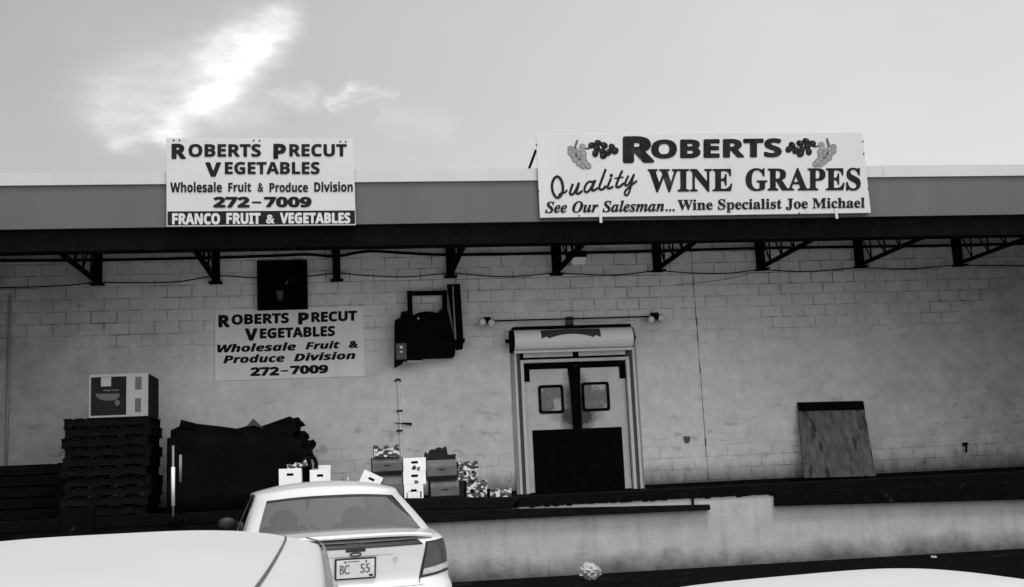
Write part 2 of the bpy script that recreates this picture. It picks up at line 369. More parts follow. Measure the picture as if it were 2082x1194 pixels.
def tag(o, label, cat, group=None):
    o['label'] = label; o['category'] = cat
    if group: o['group'] = group
    return o
def thing(name, label, cat, loc=(0, 0, 0), group=None):
    o = bpy.data.objects.new(name, None); COL.objects.link(o); o.location = loc; o.empty_display_size = .2
    return tag(o, label, cat, group)
def basepoint(*pts):
    return Vector((sum(p.x for p in pts) / len(pts), sum(p.y for p in pts) / len(pts), min(p.z for p in pts)))
def pxbox(x0, y0, x1, y1, Y):               # axis box corners seen at a photo rectangle, on plane Y
    a = at((x0 + x1) / 2 - (x1 - x0) / 2, (y0 + y1) / 2, Y); b = at(x1, (y0 + y1) / 2, Y); c = at((x0 + x1) / 2, y1, Y); d = at((x0 + x1) / 2, y0, Y)
    return a.x, b.x, c.z, d.z

# ------------------------------------------------------------------ ground
g = MB(); ys = [-260, -80, -40, -20, -15, -13, -10.5, -9, -6, 0, 40, 200]
def gz(y): return 0.0 if y > -10.5 else (-.15 if y < -15 else -.15 * (-10.5 - y) / 4.5)
g.grid([[Vector((x, y, gz(y))) for x in (-260, -60, -20, -6, 0, 6, 20, 60, 260)] for y in ys])
go = g.build('ground', M['yard']); go['kind'] = 'structure'
gs = MB().grid([[Vector((x, y + (0 if y > -4 else .18 * noise.noise(Vector((x * .9, 1.3, 0)))), .004)) for x in [-12 + .5 * i for i in range(70)]] for y in (-7.8, -4.6, -2.9)])
gso = gs.build('road', M['asphalt']); gso['kind'] = 'structure'

# ------------------------------------------------------------------ warehouse
XL, XR = -9.0, 17.5
FY = -3.40                                   # canopy front
wh = thing('warehouse', 'long pale painted block warehouse with a deep canopy over its loading dock', 'building')
w = MB()
DX0, DX1, DZ1 = 2.86, 4.80, 3.60             # door opening
w.span((XL, 0, 0), (DX0, .3, 5.70)); w.span((DX1, 0, 0), (XR, .3, 5.70)); w.span((DX0, .002, DZ1), (DX1, .298, 5.698)); w.span((DX0, .002, 0), (DX1, .298, 1.13))
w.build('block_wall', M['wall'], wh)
MB().span((XL, .3, 0), (XR, 18, 5.70)).build('rear_block', M['roof'], wh)
MB().span((-6.75, -14.0, -.1), (-6.45, -.003, 5.685)).build('added_shade_wall', M['roof'], wh)  # added out of view to keep sky light off the left end
MB().span((13.2, -14.0, -.1), (13.5, -.003, 5.685)).build('added_shade_wall', M['roof'], wh)  # its unseen counterpart, added to shade the right end
MB().span((XL, FY + .06, 5.705), (XR, 18.05, 5.86)).build('roof', M['roof'], wh)
MB().span((XL, FY + .31, 5.69), (XR, -.004, 5.704)).build('bounce_lining', M['bounce'], wh)  # unseen white sheet added to bounce light onto the upper wall
f = MB(); f.span((XL, FY, 5.11), (XR, FY + .05, 5.725)); f.build('fascia', M['fascia'], wh)
cp = MB(); cp.hexa([(XL, FY - .03, 5.725), (XL, FY - .03, 5.905), (XL, FY + .3, 5.93), (XL, FY + .3, 5.725)], [(XR, FY - .03, 5.725), (XR, FY - .03, 5.905), (XR, FY + .3, 5.93), (XR, FY + .3, 5.725)])
for x in [-7.1 + 3.05 * i for i in range(9)]: cp.span((x, FY - .036, 5.722), (x + .02, FY - .031, 5.908))
cp.build('parapet_coping', M['coping'], wh)
b = MB(); b.span((XL, FY + .05, 4.80), (XR, FY + .30, 4.83)); b.span((XL, FY + .16, 4.83), (XR, FY + .18, 5.12)); b.span((XL, FY + .05, 5.12), (XR, FY + .30, 5.148)); b.span((XL, FY + .06, 4.83), (XR, FY + .075, 5.118))
b.build('edge_beam', M['black_iron'], wh)
MB().span((XL, -.02, 1.13), (DX0 - .12, -.002, 1.205)).span((DX1 + .12, -.02, 1.13), (XR, -.002, 1.20)).each('wall_base_strip', M['black_wood'], wh)  # low dark strip along the wall foot on both sides of the doors
cj = MB(); prev = None
for i in range(30):
    t = i / 29; p = at(1404.5 + 35.5 * t, 498 + 475 * t, -.003)
    wd = .003 + .004 * random.random() + (.006 if random.random() < .2 else 0)
    if prev is not None: cj.add([(prev.x - wd, -.003, prev.z), (prev.x + wd, -.003, prev.z), (p.x + wd, -.003, p.z), (p.x - wd, -.003, p.z)], [(0, 1, 2, 3)])
    prev = p
cj.build('control_joint', M['dark_print'], wh)
# canopy trusses
def truss(px, py):
    p = at(px, py, 0); x, zc = p.x, p.z
    o = MB(); o.span((x - .065, -.14, zc - .01), (x + .065, -.004, 5.70)); o.span((x - .11, -.24, zc - .03), (x + .11, -.004, zc - .012))
    post = o.build('canopy_truss', M['black_iron'], wh)
    c = MB()
    for dx in (-.023, .023): c.span((x + dx - .018, FY + .31, zc), (x + dx + .018, -.15, zc + .05))
    for dx in (-.035, .035): c.span((x + dx - .022, FY + .31, 5.585), (x + dx + .022, -.17, 5.64))
    c.each('chord', M['black_iron'], post)
    wb = MB(); y = -.55
    wb.tube([(x, -.18, 5.60), (x, y, zc + .03)], .014, 6)
    while y > FY + .45:
        wb.tube([(x, y, zc + .03), (x, y - .02, 5.60)], .014, 6); wb.tube([(x, y - .05, 5.60), (x, y - .55, zc + .03)], .014, 6); y -= .55
    wb.each('web_bar', M['black_iron'], post)
for q in [(200, 578), (440, 575), (685, 570), (915, 563), (1130, 558), (1335, 551), (1545, 548), (1745, 543), (1945, 540)]: truss(*q)

# double swing door
DY = .10
fr = MB()
def frame(x0, x1, z1, wd, y0, y1, mb): mb.span((x0, y0, 1.135), (x0 + wd, y1, z1)); mb.span((x1 - wd, y0, 1.135), (x1, y1, z1)); mb.span((x0 + wd + .0005, y0, z1 - wd), (x1 - wd - .0005, y1, z1))
frame(2.755, 4.90, 3.655, .045, -.06, -.001, fr); frame(2.865, 4.795, 3.43, .055, -.045, .06, fr)
fr.span((2.925, -.02, 3.47), (3.80, .0, 3.60)); fr.span((3.90, -.02, 3.47), (4.74, .0, 3.60))
dfr = fr.build('door_frame', M['trim_white'], wh, bevel=.004)
f2 = MB(); f2.span((2.803, -.03, 1.135), (2.862, -.002, 3.60)); f2.span((4.798, -.03, 1.135), (4.853, -.002, 3.60)); f2.each('jamb_groove', M['trim_dark'], dfr)
MB().span((2.92, .01, 3.44), (4.74, .05, 3.465)).span((3.80, -.03, 3.34), (3.90, -.0, 3.60)).each('center_stop', M['black_iron'], dfr)
MB().span((2.70, -.05, 1.14), (2.752, -.004, 3.62)).span((4.905, -.05, 1.14), (4.93, -.004, 3.62)).each('guide_rail', M['trim_grey'], dfr)
for (x0, x1, kx0, kx1, wpx) in ((2.93, 3.775, 3.035, 3.79, (1095, 783, 1146, 841)), (3.865, 4.735, 3.80, 4.61, (1183, 777, 1239, 836))):
    d = MB().span((x0, DY - .02, 1.15), (x1, DY + .03, 3.33)).build('swing_door', M['door_paint'], wh, bevel=.006)
    MB().span((kx0, DY - .045, 1.15), (kx1, DY - .022, 2.215)).build('kick_plate', M['black_iron'], d)
    a, b2, z0, z1 = pxbox(*wpx, DY - .03)
    def rr(a0, b0, c0, d0, r):
        pts = []
        for cx, cz, s in ((b0 - r, d0 - r, 0), (a0 + r, d0 - r, 90), (a0 + r, c0 + r, 180), (b0 - r, c0 + r, 270)):
            pts += [(cx + r * math.cos(math.radians(s + k * 22.5)), cz + r * math.sin(math.radians(s + k * 22.5))) for k in range(5)]
        return pts
    o_, i_ = rr(a, b2, z0, z1, .05), rr(a + .045, b2 - .045, z0 + .045, z1 - .045, .03); n_ = len(o_)
    wf = MB(); vs = [(x, DY - .05, z) for x, z in o_] + [(x, DY - .05, z) for x, z in i_] + [(x, DY - .021, z) for x, z in o_] + [(x, DY - .021, z) for x, z in i_]
    fa = []
    for i in range(n_):
        j = (i + 1) % n_; fa += [(i, j, n_ + j, n_ + i), (i, 2 * n_ + i, 2 * n_ + j, j), (n_ + i, n_ + j, 3 * n_ + j, 3 * n_ + i)]
    wf.add(vs, fa); wf.build('window_frame', M['rubber'], d)
    MB().prism(i_, DY - .03, DY - .022).build('window', M['dirty_glass'], d)
    hx = x0 if x0 < 3.5 else x1 - .10
    MB().span((hx, DY - .05, 3.06), (hx + .10, DY - .022, 3.33)).build('hinge_bracket', M['black_iron'], d)
MB().span((2.94, DY - .04, 3.27), (4.73, DY - .021, 3.372)).build('top_seal', M['rubber'], dfr)
sl_ = MB(); sl_.prism([(3.71, 3.27), (3.93, 3.27), (3.915, 2.9), (3.905, 2.22), (3.755, 2.22), (3.74, 2.9)], DY - .06, DY - .021); sl_.build('meeting_seal', M['rubber'], dfr)
# header box over the door
hx0, hx1 = at(1047, 690, -.4).x, at(1289, 690, -.4).x
hz0, hz1 = at(1165, 710, -.35).z, at(1165, 666, -.35).z
hb = thing('door_header_housing', 'white rounded roller housing above the double swing doors with an arched dark badge', 'housing', ((hx0 + hx1) / 2, 0, hz0))
def hprof(i): a = PI / 2 * (1 - i / 10 * 2); return (-.20 - .20 * math.cos(a), (hz0 + hz1) / 2 + (hz1 - hz0) / 2 * math.sin(a))
prof = [(-.01, hz1)] + [hprof(i) for i in range(11)] + [(-.01, hz0)]
h = MB(); h.hexa([(hx0, y, z) for y, z in prof], [(hx1, y, z) for y, z in prof]); h.build('housing_cover', M['header'], hb)
for xa, xb in ((hx0 - .05, hx0 - .002), (hx1 + .002, hx1 + .02)):
    q = MB(); q.hexa([(xa, y * 1.03, z) for y, z in prof], [(xb, y * 1.03, z) for y, z in prof]); q.build('end_cap', M['black_iron'], hb)
for xx, d in ((hx0 - .05, -.09), (hx1 + .02, .06)): MB().tube([(xx, -.2, (hz0 + hz1) / 2), (xx + d, -.2, (hz0 + hz1) / 2)], .035, 10).build('axle_stub', M['black_iron'], hb)
MB().span((hx0 - .02, -.42, hz0 - .05), (hx1 - .03, -.36, hz0 - .012)).build('bottom_rail', M['trim_white'], hb)
MB().span((hx0, -.26, hz1 + .002), (hx1, -.004, hz1 + .05)).build('top_flashing', M['black_iron'], hb)
# arched badge lies on the curved cover
cx = (hx0 + hx1) / 2 - .06
def onface(x, z, off=.004):
    k = max(-1, min(1, (z - (hz0 + hz1) / 2) / ((hz1 - hz0) / 2))); return Vector((x, -.20 - .20 * math.sqrt(max(0, 1 - k * k)) - off, z))
rows = []
for i in range(25):
    s = -1 + 2 * i / 24; x = cx + s * .52
    zlow = hz1 - .115 - .125 * s * s + (.05 if abs(s) > .78 else 0); zup = hz1 - .02 - .01 * s * s
    rows.append([onface(x, zlow + (zup - zlow) * k / 5) for k in range(6)])
MB().grid(rows).build('arched_badge', M['dark_print'], hb)
bt = MB()
for i in range(11):                          # worn, illegible lettering of the badge
    s = -.72 + 1.44 * i / 10; x = cx + s * .50; z = hz1 - .085 - .085 * s * s; k = i % 3
    if k == 0: bt.tube([onface(x + .02 * math.cos(a), z + .026 * math.sin(a), .008) for a in [2 * PI * j / 10 for j in range(11)]], .005, 4)
    elif k == 1: bt.tube([onface(x - .015, z - .025, .008), onface(x - .015, z + .025, .008)], .005, 4); bt.tube([onface(x - .015, z, .008), onface(x + .02, z + .02, .008)], .004, 4)
    else: bt.tube([onface(x, z - .025, .008), onface(x + .005, z + .025, .008)], .006, 4)
bt.build('badge_lettering', M['mid_print'], hb)

# ------------------------------------------------------------------ text
def styled(t, style):
    U = {'sans': (0x1D5D4, 0x1D5EE, 0x1D7EC), 'sansital': (0x1D63C, 0x1D656, 0x1D7EC), 'serif': (0x1D400, 0x1D41A, 0x1D7CE), 'serifital': (0x1D468, 0x1D482, 0x1D7CE)}.get(style)
    if not U: return t
    o = ''
    for c in t:
        if 'A' <= c <= 'Z': o += chr(U[0] + ord(c) - 65)
        elif 'a' <= c <= 'z': o += chr(U[1] + ord(c) - 97)
        elif '0' <= c <= '9': o += chr(U[2] + ord(c) - 48)
        else: o += c
    return o
def glyphs(t, style, spacing=1.0):
    c = bpy.data.curves.new('t', 'FONT'); c.body = styled(t, style); c.resolution_u = 4; c.space_character = spacing
    o = bpy.data.objects.new('t', c); COL.objects.link(o)
    dg = bpy.context.evaluated_depsgraph_get(); dg.update()
    me = bpy.data.meshes.new_from_object(o.evaluated_get(dg))
    vs = [v.co.copy() for v in me.vertices]; fs_ = [tuple(p.vertices) for p in me.polygons]
    bpy.data.objects.remove(o); bpy.data.curves.remove(c); bpy.data.meshes.remove(me)
    return vs, fs_
def text(t, x0, y0, x1, y1, hL, hR, Y, mb, style='sans', fat=.0, skew=0.0, spacing=1.0):
    """string t drawn on plane Y inside the photo parallelogram: bottom-left (x0,y0), bottom-right (x1,y1), heights hL, hR"""
    vs, fs_ = glyphs(t, style, spacing)
    a, b_ = min(v.x for v in vs), max(v.x for v in vs); c, d = min(v.y for v in vs), max(v.y for v in vs)
    offs = [(0, 0)]
    if fat: offs += [(fat * math.cos(k * PI / 4), fat * math.sin(k * PI / 4)) for k in range(8)]
    a -= fat; b_ += fat; c -= fat; d += fat
    BL, BR = at(x0, y0, Y), at(x1, y1, Y); TL, TR = at(x0, y0 - hL, Y), at(x1, y1 - hR, Y)
    for k, (ox, oy) in enumerate(offs):
        out = []
        for v in vs:
            uu = (v.x + ox - a) / (b_ - a); vv = (v.y + oy - c) / (d - c)
            P = BL.lerp(BR, uu).lerp(TL.lerp(TR, uu), vv); P.x += skew * (vv - .5) * (TL.z - BL.z); P.y = Y - .0004 * k; out.append(P)
        mb.add(out, fs_)
def panel(quad, Y, th, m, name, parent, bevel=.004):
    fr_ = [at(x, y, Y) for x, y in quad]; bk = [p + Vector((0, th, 0)) for p in fr_]
    return MB().hexa(fr_, bk).build(name, m, parent, bevel=bevel)

# --- left roof sign
SY = FY - .09
Lq = [(338, 280.5), (718.5, 283), (723.5, 458), (338.5, 461)]
c0 = at(530, 461, SY)
s1 = thing('roof_sign', 'upright white board with stacked dark lettering for precut vegetables on the canopy edge', 'sign', c0)
panel(Lq, SY, .03, M['sign'], 'sign_panel', s1)
MB().hexa([at(x, y, SY - .003) for x, y in ((340.5, 430), (721.5, 428), (722, 455.5), (340.5, 458.5))], [at(x, y, SY - .0005) for x, y in ((340.5, 430), (721.5, 428), (722, 455.5), (340.5, 458.5))]).build('dark_band', M['letter'], s1)
def line(parent, m, *specs):
    for s in specs:
        mb = MB(); text(s[0], *s[1], mb, **s[2])
        ps = sorted(mb.parts(), key=lambda q: min(v.x for v in q.v)); groups = []; right = -1e9
        zz = [v.z for v in mb.v]; gap = (max(zz) - min(zz)) * .24
        for q in ps:
            if not groups or (' ' in s[0] and min(v.x for v in q.v) > right + gap): groups.append(MB())
            groups[-1].add(q.v, q.f); right = max(right, max(v.x for v in q.v))
        for q in groups: q.build('lettering', m, parent)
TY = SY - .005
Z7 = lambda x, y: (300 + x / 3.852, 250 + y / 3.852)
def T7(t, x0, yb, x1, yt, **k): a = Z7(x0, yb); b_ = Z7(x1, yt); return (t, (a[0], a[1], b_[0], a[1], a[1] - b_[1], a[1] - b_[1], TY), k)
line(s1, M['letter'], T7('R', 188, 283, 302, 163, fat=.035), T7('OBERTS', 320, 267, 888, 165, fat=.02), T7('P', 985, 283, 1085, 163, fat=.035), T7('RECUT', 1110, 264, 1560, 165, fat=.02))
line(s1, M['letter'], T7('V', 452, 422, 577, 308, fat=.035), T7('EGETABLES', 605, 403, 1348, 305, fat=.02))
line(s1, M['letter'], T7('Wholesale', 178, 545, 583, 462, fat=.018), T7('Fruit', 632, 541, 812, 464, fat=.018), T7('&', 862, 541, 908, 470, fat=.02), T7('Produce', 955, 543, 1257, 466, fat=.018), T7('Division', 1305, 541, 1608, 460, fat=.018))
line(s1, M['letter'], T7('272', 515, 664, 800, 578, fat=.04), T7('7009', 912, 662, 1285, 578, fat=.04), T7('I', 818, 630, 890, 616, style='plain'))
line(s1, M['letter_white'], T7('FRANCO', 192, 797, 568, 707, fat=.035), T7('FRUIT', 617, 794, 886, 705, fat=.035), T7('&', 928, 790, 995, 718, fat=.03), T7('VEGETABLES', 1037, 789, 1588, 703, fat=.035))
sc = MB()
for x, y in ((205, 137), (250, 137), (832, 139), (878, 140), (1510, 146), (1552, 147)):
    p = at(*Z7(x, y), SY); sc.tube([(p.x, SY, p.z), (p.x, SY - .008, p.z)], .012, 8)
sc.each('screw', M['letter'], s1)
br_ = MB()
for px in (360, 530, 700): p = at(px, 300, SY); q = at(px, 445, SY); br_.span((p.x - .02, SY + .031, q.z), (p.x + .02, SY + .07, p.z))
br_.each('support_post', M['grey_metal'], s1)

# --- right roof sign
Rq = [(1089.5, 272), (1753, 269), (1771, 433), (1098, 443)]
s2 = thing('roof_sign', 'long wide white board with grape bunches and wine grape lettering on the canopy edge', 'sign', at(1430, 440, SY))
panel(Rq, SY, .03, M['sign'], 'sign_panel', s2)
Z6 = lambda x, y: (1060 + x / 2.8135, 240 + y / 2.8135)
def T6(t, x0, yb0, x1, yb1, hL, hR, **k):
    a = Z6(x0, yb0); b_ = Z6(x1, yb1); return (t, (a[0], a[1], b_[0], b_[1], hL / 2.8135, hR / 2.8135, TY), k)
line(s2, M['letter'], T6('R', 580, 259, 764, 257, 154, 154, fat=.04), T6('OBERTS', 742, 234, 1490, 225, 110, 110, fat=.03))
line(s2, M['letter'], T6('WINE', 722, 427, 1208, 421, 134, 130, style='serif', fat=.018), T6('GRAPES', 1282, 419, 1942, 416, 132, 132, style='serif', fat=.018))
line(s2, M['letter'], T6('See Our Salesman...', 135, 545, 878, 535, 68, 68, style='serifital', fat=.018), T6('Wine Specialist Joe Michael', 893, 545, 1965, 530, 78, 76, style='serif', fat=.018))
Zq = lambda x, y: (1110 + x / 10.41, 335 + y / 10.41)
qs = MB()
def brush(pts, w):
    P = [at(*Zq(x, y), TY) for x, y in pts]
    # smooth through the points, flat ribbon with round ends
    C = []
    for i in range(len(P) - 1):
        p0, p1, p2, p3 = P[max(i - 1, 0)], P[i], P[i + 1], P[min(i + 2, len(P) - 1)]
        for k in range(6):
            t = k / 6; C.append(.5 * ((2 * p1) + (p2 - p0) * t + (2 * p0 - 5 * p1 + 4 * p2 - p3) * t * t + (3 * p1 - p0 - 3 * p2 + p3) * t ** 3))
    C.append(P[-1]); hw = w / 10.41 / F_PX * 16.1 / 2
    A, B = [], []
    for i, p in enumerate(C):
        d = (C[min(i + 1, len(C) - 1)] - C[max(i - 1, 0)]); d.y = 0; d.normalize(); nn_ = Vector((-d.z, 0, d.x))
        lay = Vector((0, -.00012 * i, 0)); A.append(p + nn_ * hw + lay); B.append(p - nn_ * hw + lay)
    qs.grid([A, B])
    for e in (0, -1):
        nn = 10; qs.add([C[e] + Vector((hw * math.cos(2 * PI * k / nn), -.0002 - .00012 * (len(C) if e else 0), hw * math.sin(2 * PI * k / nn))) for k in range(nn)], [tuple(range(nn))])
brush([(240, 250), (180, 285), (135, 390), (130, 500), (160, 610), (215, 690), (275, 690), (330, 630), (360, 520), (345, 390), (300, 290), (240, 250)], 58)
brush([(275, 640), (340, 595), (400, 590), (440, 545)], 44)
brush([(565, 420), (530, 520), (510, 610), (545, 635), (600, 590), (660, 480), (690, 400)], 52)
brush([(700, 400), (660, 540), (640, 600), (690, 615), (760, 560)], 52)
brush([(1000, 370), (920, 360), (850, 420), (815, 520), (835, 575), (890, 570), (960, 480), (1020, 350)], 50)
brush([(1040, 340), (985, 480), (975, 540), (1020, 545), (1085, 500)], 52)
brush([(1260, 110), (1190, 300), (1130, 470), (1150, 525), (1210, 515), (1260, 460)], 54)
brush([(1375, 300), (1320, 430), (1305, 490), (1340, 505), (1410, 470)], 52)
brush([(1385, 225), (1383, 232)], 76)
brush([(1610, 140), (1550, 270), (1490, 430), (1500, 475), (1560, 465), (1640, 400)], 54); brush([(1465, 290), (1630, 265)], 36)
brush([(1740, 245), (1680, 380), (1690, 440), (1745, 420), (1800, 330), (1860, 215)], 50)
brush([(1860, 220), (1810, 400), (1770, 560), (1720, 645), (1670, 630), (1680, 560), (1760, 480), (1850, 400), (1915, 350)], 46)
qs.build('script_lettering', M['letter'], s2)
def blob(mb, px, py, rx, ry, rot, Y):
    n_ = 12; pts = []
    for k in range(n_):
        a = 2 * PI * k / n_; x, y = rx * math.cos(a), ry * math.sin(a); c_, s_ = math.cos(rot), math.sin(rot)
        pts.append(at(px + x * c_ - y * s_, py + x * s_ + y * c_, Y))
    mb.add(pts, [tuple(range(n_))])
for Zg, mirror in ((lambda x, y: (1150 + x / 17.06, 275 + y / 17.06), 0), (lambda x, y: (1590 + (1960 - x) / 17.06, 271.3 + y / 17.06), 1)):
    dk, hl = MB(), MB()
    for i, (x, y) in enumerate(((910, 355), (1130, 275), (1340, 355), (1610, 415), (1090, 455), (1030, 635), (1275, 575), (1490, 595), (1720, 550), (1320, 715))):
        blob(dk, *Zg(x, y), 8.0, 6.6, .3 * i, TY - .0003 * i)
        blob(hl, *Zg(x - 30, y - 40), 2.0, .7, -.6, TY - .006)
    blob(dk, *Zg(780, 455), 6, 1.6, -.2, TY - .004)
    dk.build('grape_bunch', M['letter'], s2); hl.build('grape_highlight', M['mid_print'], s2)
    pale, ln = MB(), MB()
    for i, (x, y) in enumerate(((180, 470), (590, 400), (570, 520), (170, 600), (330, 540), (280, 700), (450, 660), (620, 640), (330, 830), (620, 790), (470, 950), (640, 900), (620, 1050), (780, 1060), (700, 980))):
        blob(ln, *Zg(x, y), 7.0, 6.0, .5 * i, TY - .0006 * i); blob(pale, *Zg(x, y), 6.1, 5.1, .5 * i, TY - .0006 * i - .0003)
    blob(ln, *Zg(375, 690), 2.2, 4, 0, TY - .0105); blob(ln, *Zg(470, 830), 3, 2.2, 0, TY - .0105)
    for k in range(6): blob(ln, *Zg(400 - 14 * k, 200 + 42 * k), 2.0, 2.4, .4, TY - .012 - .0002 * k)
    ln.build('vine_outline', M['grape_line'], s2); pale.build('pale_grape_bunch', M['grape_pale'], s2)
# braces behind the board
bb = MB()
for px in (1092, 1300, 1520, 1740):
    p = at(px, 345, SY + .04); bb.tube([(p.x - .10, FY + .32, 5.90), (p.x, SY + .05, p.z + .30)], .02, 6); bb.span((p.x + .05, SY + .031, 5.2), (p.x + .09, SY + .08, 6.3))
bb.each('rear_brace', M['black_iron'], s2)
cm = MB()
for px, py in ((1221, 440), (1700, 432)): p = at(px, py, SY); cm.span((p.x - .02, SY - .012, p.z - .10), (p.x + .02, SY - .001, p.z + .06))
cm.each('bottom_clip', M['sign'], s2)
ss = MB()
for x, y in ((86, 155), (98, 420), (1954, 135), (1958, 205), (1590, 545), (330, 560), (1985, 405)):
    p = at(*Z6(x, y), SY); ss.tube([(p.x, SY, p.z), (p.x, SY - .008, p.z)], .012, 8)
ss.each('screw', M['letter'], s2)

# --- wall sign under the fan
WY = -.03
s3 = thing('wall_sign', 'dull grey white board with dark precut vegetables lettering mounted on the block wall', 'sign', at(590, 770, WY))
panel([(437, 632), (738, 622), (742.5, 765), (437, 775)], WY, .026, M['wall_sign'], 'sign_panel', s3)
Z3 = lambda x, y: (430 + x / 6.506, 620 + y / 6.506)
def T3(t, x0, yb0, x1, yb1, h, **k):
    a = Z3(x0, yb0); b_ = Z3(x1, yb1); return (t, (a[0], a[1], b_[0], b_[1], h / 6.506, h / 6.506, WY - .003), k)
line(s3, M['letter'], T3('R', 90, 300, 245, 298, 166, fat=.045), T3('OBERTS', 265, 268, 1025, 243, 140, fat=.035), T3('P', 1145, 262, 1290, 258, 160, fat=.045), T3('RECUT', 1320, 234, 1925, 212, 138, fat=.035))
line(s3, M['letter'], T3('V', 440, 478, 610, 474, 165, fat=.045), T3('EGETABLES', 640, 450, 1635, 415, 138, fat=.035))
line(s3, M['letter'], T3('Wholesale', 75, 634, 1120, 605, 112, style='sansital', fat=.03), T3('Fruit', 1243, 594, 1700, 577, 104, style='sansital', fat=.03), T3('&', 1815, 575, 1942, 571, 98, fat=.05))
line(s3, M['letter'], T3('Produce', 155, 778, 970, 757, 112, style='sansital', fat=.03), T3('Division', 1090, 750, 1905, 718, 108, style='sansital', fat=.03))
line(s3, M['letter'], T3('272', 515, 944, 897, 935, 118, fat=.045), T3('7009', 1040, 922, 1545, 905, 116, fat=.045), T3('I', 915, 886, 1015, 882, 20, style='plain'))

# ------------------------------------------------------------------ things on the wall
# exhaust fan
x0, x1, z0, z1 = pxbox(523, 530, 625, 629, -.12)
ef = thing('exhaust_fan', 'square black exhaust fan box high on the wall above the grey sign', 'fan', ((x0 + x1) / 2, 0, z0))
h = MB(); t_ = .05
h.span((x0, -.16, z0), (x0 + t_, -.003, z1)); h.span((x1 - t_, -.16, z0), (x1, -.003, z1)); h.span((x0 + t_, -.16, z1 - t_), (x1 - t_, -.003, z1)); h.span((x0 + t_, -.16, z0), (x1 - t_, -.003, z0 + t_)); h.span((x0 + t_, -.02, z0 + t_), (x1 - t_, -.004, z1 - t_))
h.build('fan_housing', M['black_iron'], ef, bevel=.012)
cx, cz = (x0 + x1) / 2, (z0 + z1) / 2
for k in range(4):
    R = Matrix.Rotation(k * PI / 2 + .5, 3, 'Y') @ Matrix.Rotation(.45, 3, 'X')
    MB().box(Vector((cx, -.075, cz)) + Matrix.Rotation(k * PI / 2 + .5, 3, 'Y') @ Vector((0, 0, .17)), (.15, .006, .24), R).build('blade', M['rubber'], ef)
MB().tube([(cx, -.12, cz), (cx, -.03, cz)], .05, 12).build('hub', M['black_iron'], ef)
p = at(583, 575, -.13); MB().box((p.x, -.13, p.z), (.03, .02, .09), Matrix.Rotation(.5, 3, 'Y')).build('bracket', M['trim_dark'], ef)
p = at(569, 601, -.13); MB().hexa([(p.x - .06, -.125, p.z + .09), (p.x + .06, -.125, p.z + .09), (p.x + .04, -.125, p.z - .08), (p.x - .035, -.125, p.z - .08)], [(p.x - .06, -.10, p.z + .09), (p.x + .06, -.10, p.z + .09), (p.x + .04, -.10, p.z - .08), (p.x - .035, -.10, p.z - .08)]).build('motor_cover', M['trim_dark'], ef)

# black cooling unit with open frame
ZC = lambda x, y, Y: at(780 + x / 5.97, 560 + y / 5.97, Y)
cu = thing('cooling_unit', 'bulky black cooling unit with an open square frame hung on the wall', 'cooling unit', ZC(500, 1060, -.3))
def cbox(x0, y0, x1, y1, Ya, Yb, mb):
    a = ZC(x0, (y0 + y1) / 2, Ya); b_ = ZC(x1, (y0 + y1) / 2, Ya); c_ = ZC((x0 + x1) / 2, y0, Ya); d_ = ZC((x0 + x1) / 2, y1, Ya); mb.span((a.x, Ya, d_.z), (b_.x, Yb, c_.z)); return mb
MBx = MB(); cbox(290, 187, 350, 520, -.22, -.16, MBx); cbox(350.5, 187, 770, 238, -.22, -.16, MBx); cbox(712, 238.5, 772, 480, -.22, -.16, MBx); MBx.build('open_frame', M['black_iron'], cu)
bd = MB()
poly = [(140, 540), (215, 510), (215, 440), (300, 430), (360, 482), (420, 452), (500, 437), (560, 437), (650, 455), (700, 405), (770, 392), (872, 800), (870, 920), (865, 972), (500, 982), (455, 1020), (285, 1020), (140, 1095)]
pf = [ZC(x, y, -.46) for x, y in poly]; bd.hexa(pf, [Vector((p.x, -.002, p.z)) for p in pf]); bd.build('unit_body', M['black_iron'], cu)
pl = MB(); q = [(772, 108), (930, 103), (968, 765), (990, 765), (985, 810), (968, 815), (962, 890), (880, 905), (870, 800)]; pf = [ZC(x, y, -.40) for x, y in q]; pl.hexa(pf, [Vector((p.x, -.30, p.z)) for p in pf]); pl.build('side_panel', M['rubber'], cu)
MB().hexa([ZC(x, y, -.41) for x, y in ((832, 130), (848, 130), (882, 780), (862, 780))], [ZC(x, y, -.402) for x, y in ((832, 130), (848, 130), (882, 780), (862, 780))]).build('edge_trim', M['grey_metal'], cu)
cbox(150, 825, 278, 1020, -.475, -.462, MB()).build('control_cover', M['grey_carton'], cu)
mk = MB(); cbox(196, 855, 232, 890, -.482, -.476, mk); cbox(196, 918, 232, 938, -.482, -.476, mk); mk.each('indicator', M['white_paint'], cu)
mk = MB(); cbox(188, 1030, 266, 1060, -.30, -.2, mk); cbox(286, 1030, 456, 1060, -.30, -.2, mk); mk.each('drain_tray', M['white_paint'], cu)
cbox(145, 1022, 270, 1028, -.46, -.30, MB()).build('tray_bracket', M['black_iron'], cu)
p = ZC(420, 525, -.50); MB().ball(p, .03).build('pressure_gauge', M['chrome'], cu, smooth=True)
cyl = MB(); p = ZC(500, 520, -.47); cyl.tube([(p.x, -.52, p.z), (p.x, -.458, p.z)], .09, 20); cyl.build('fan_shroud', M['rubber'], cu)

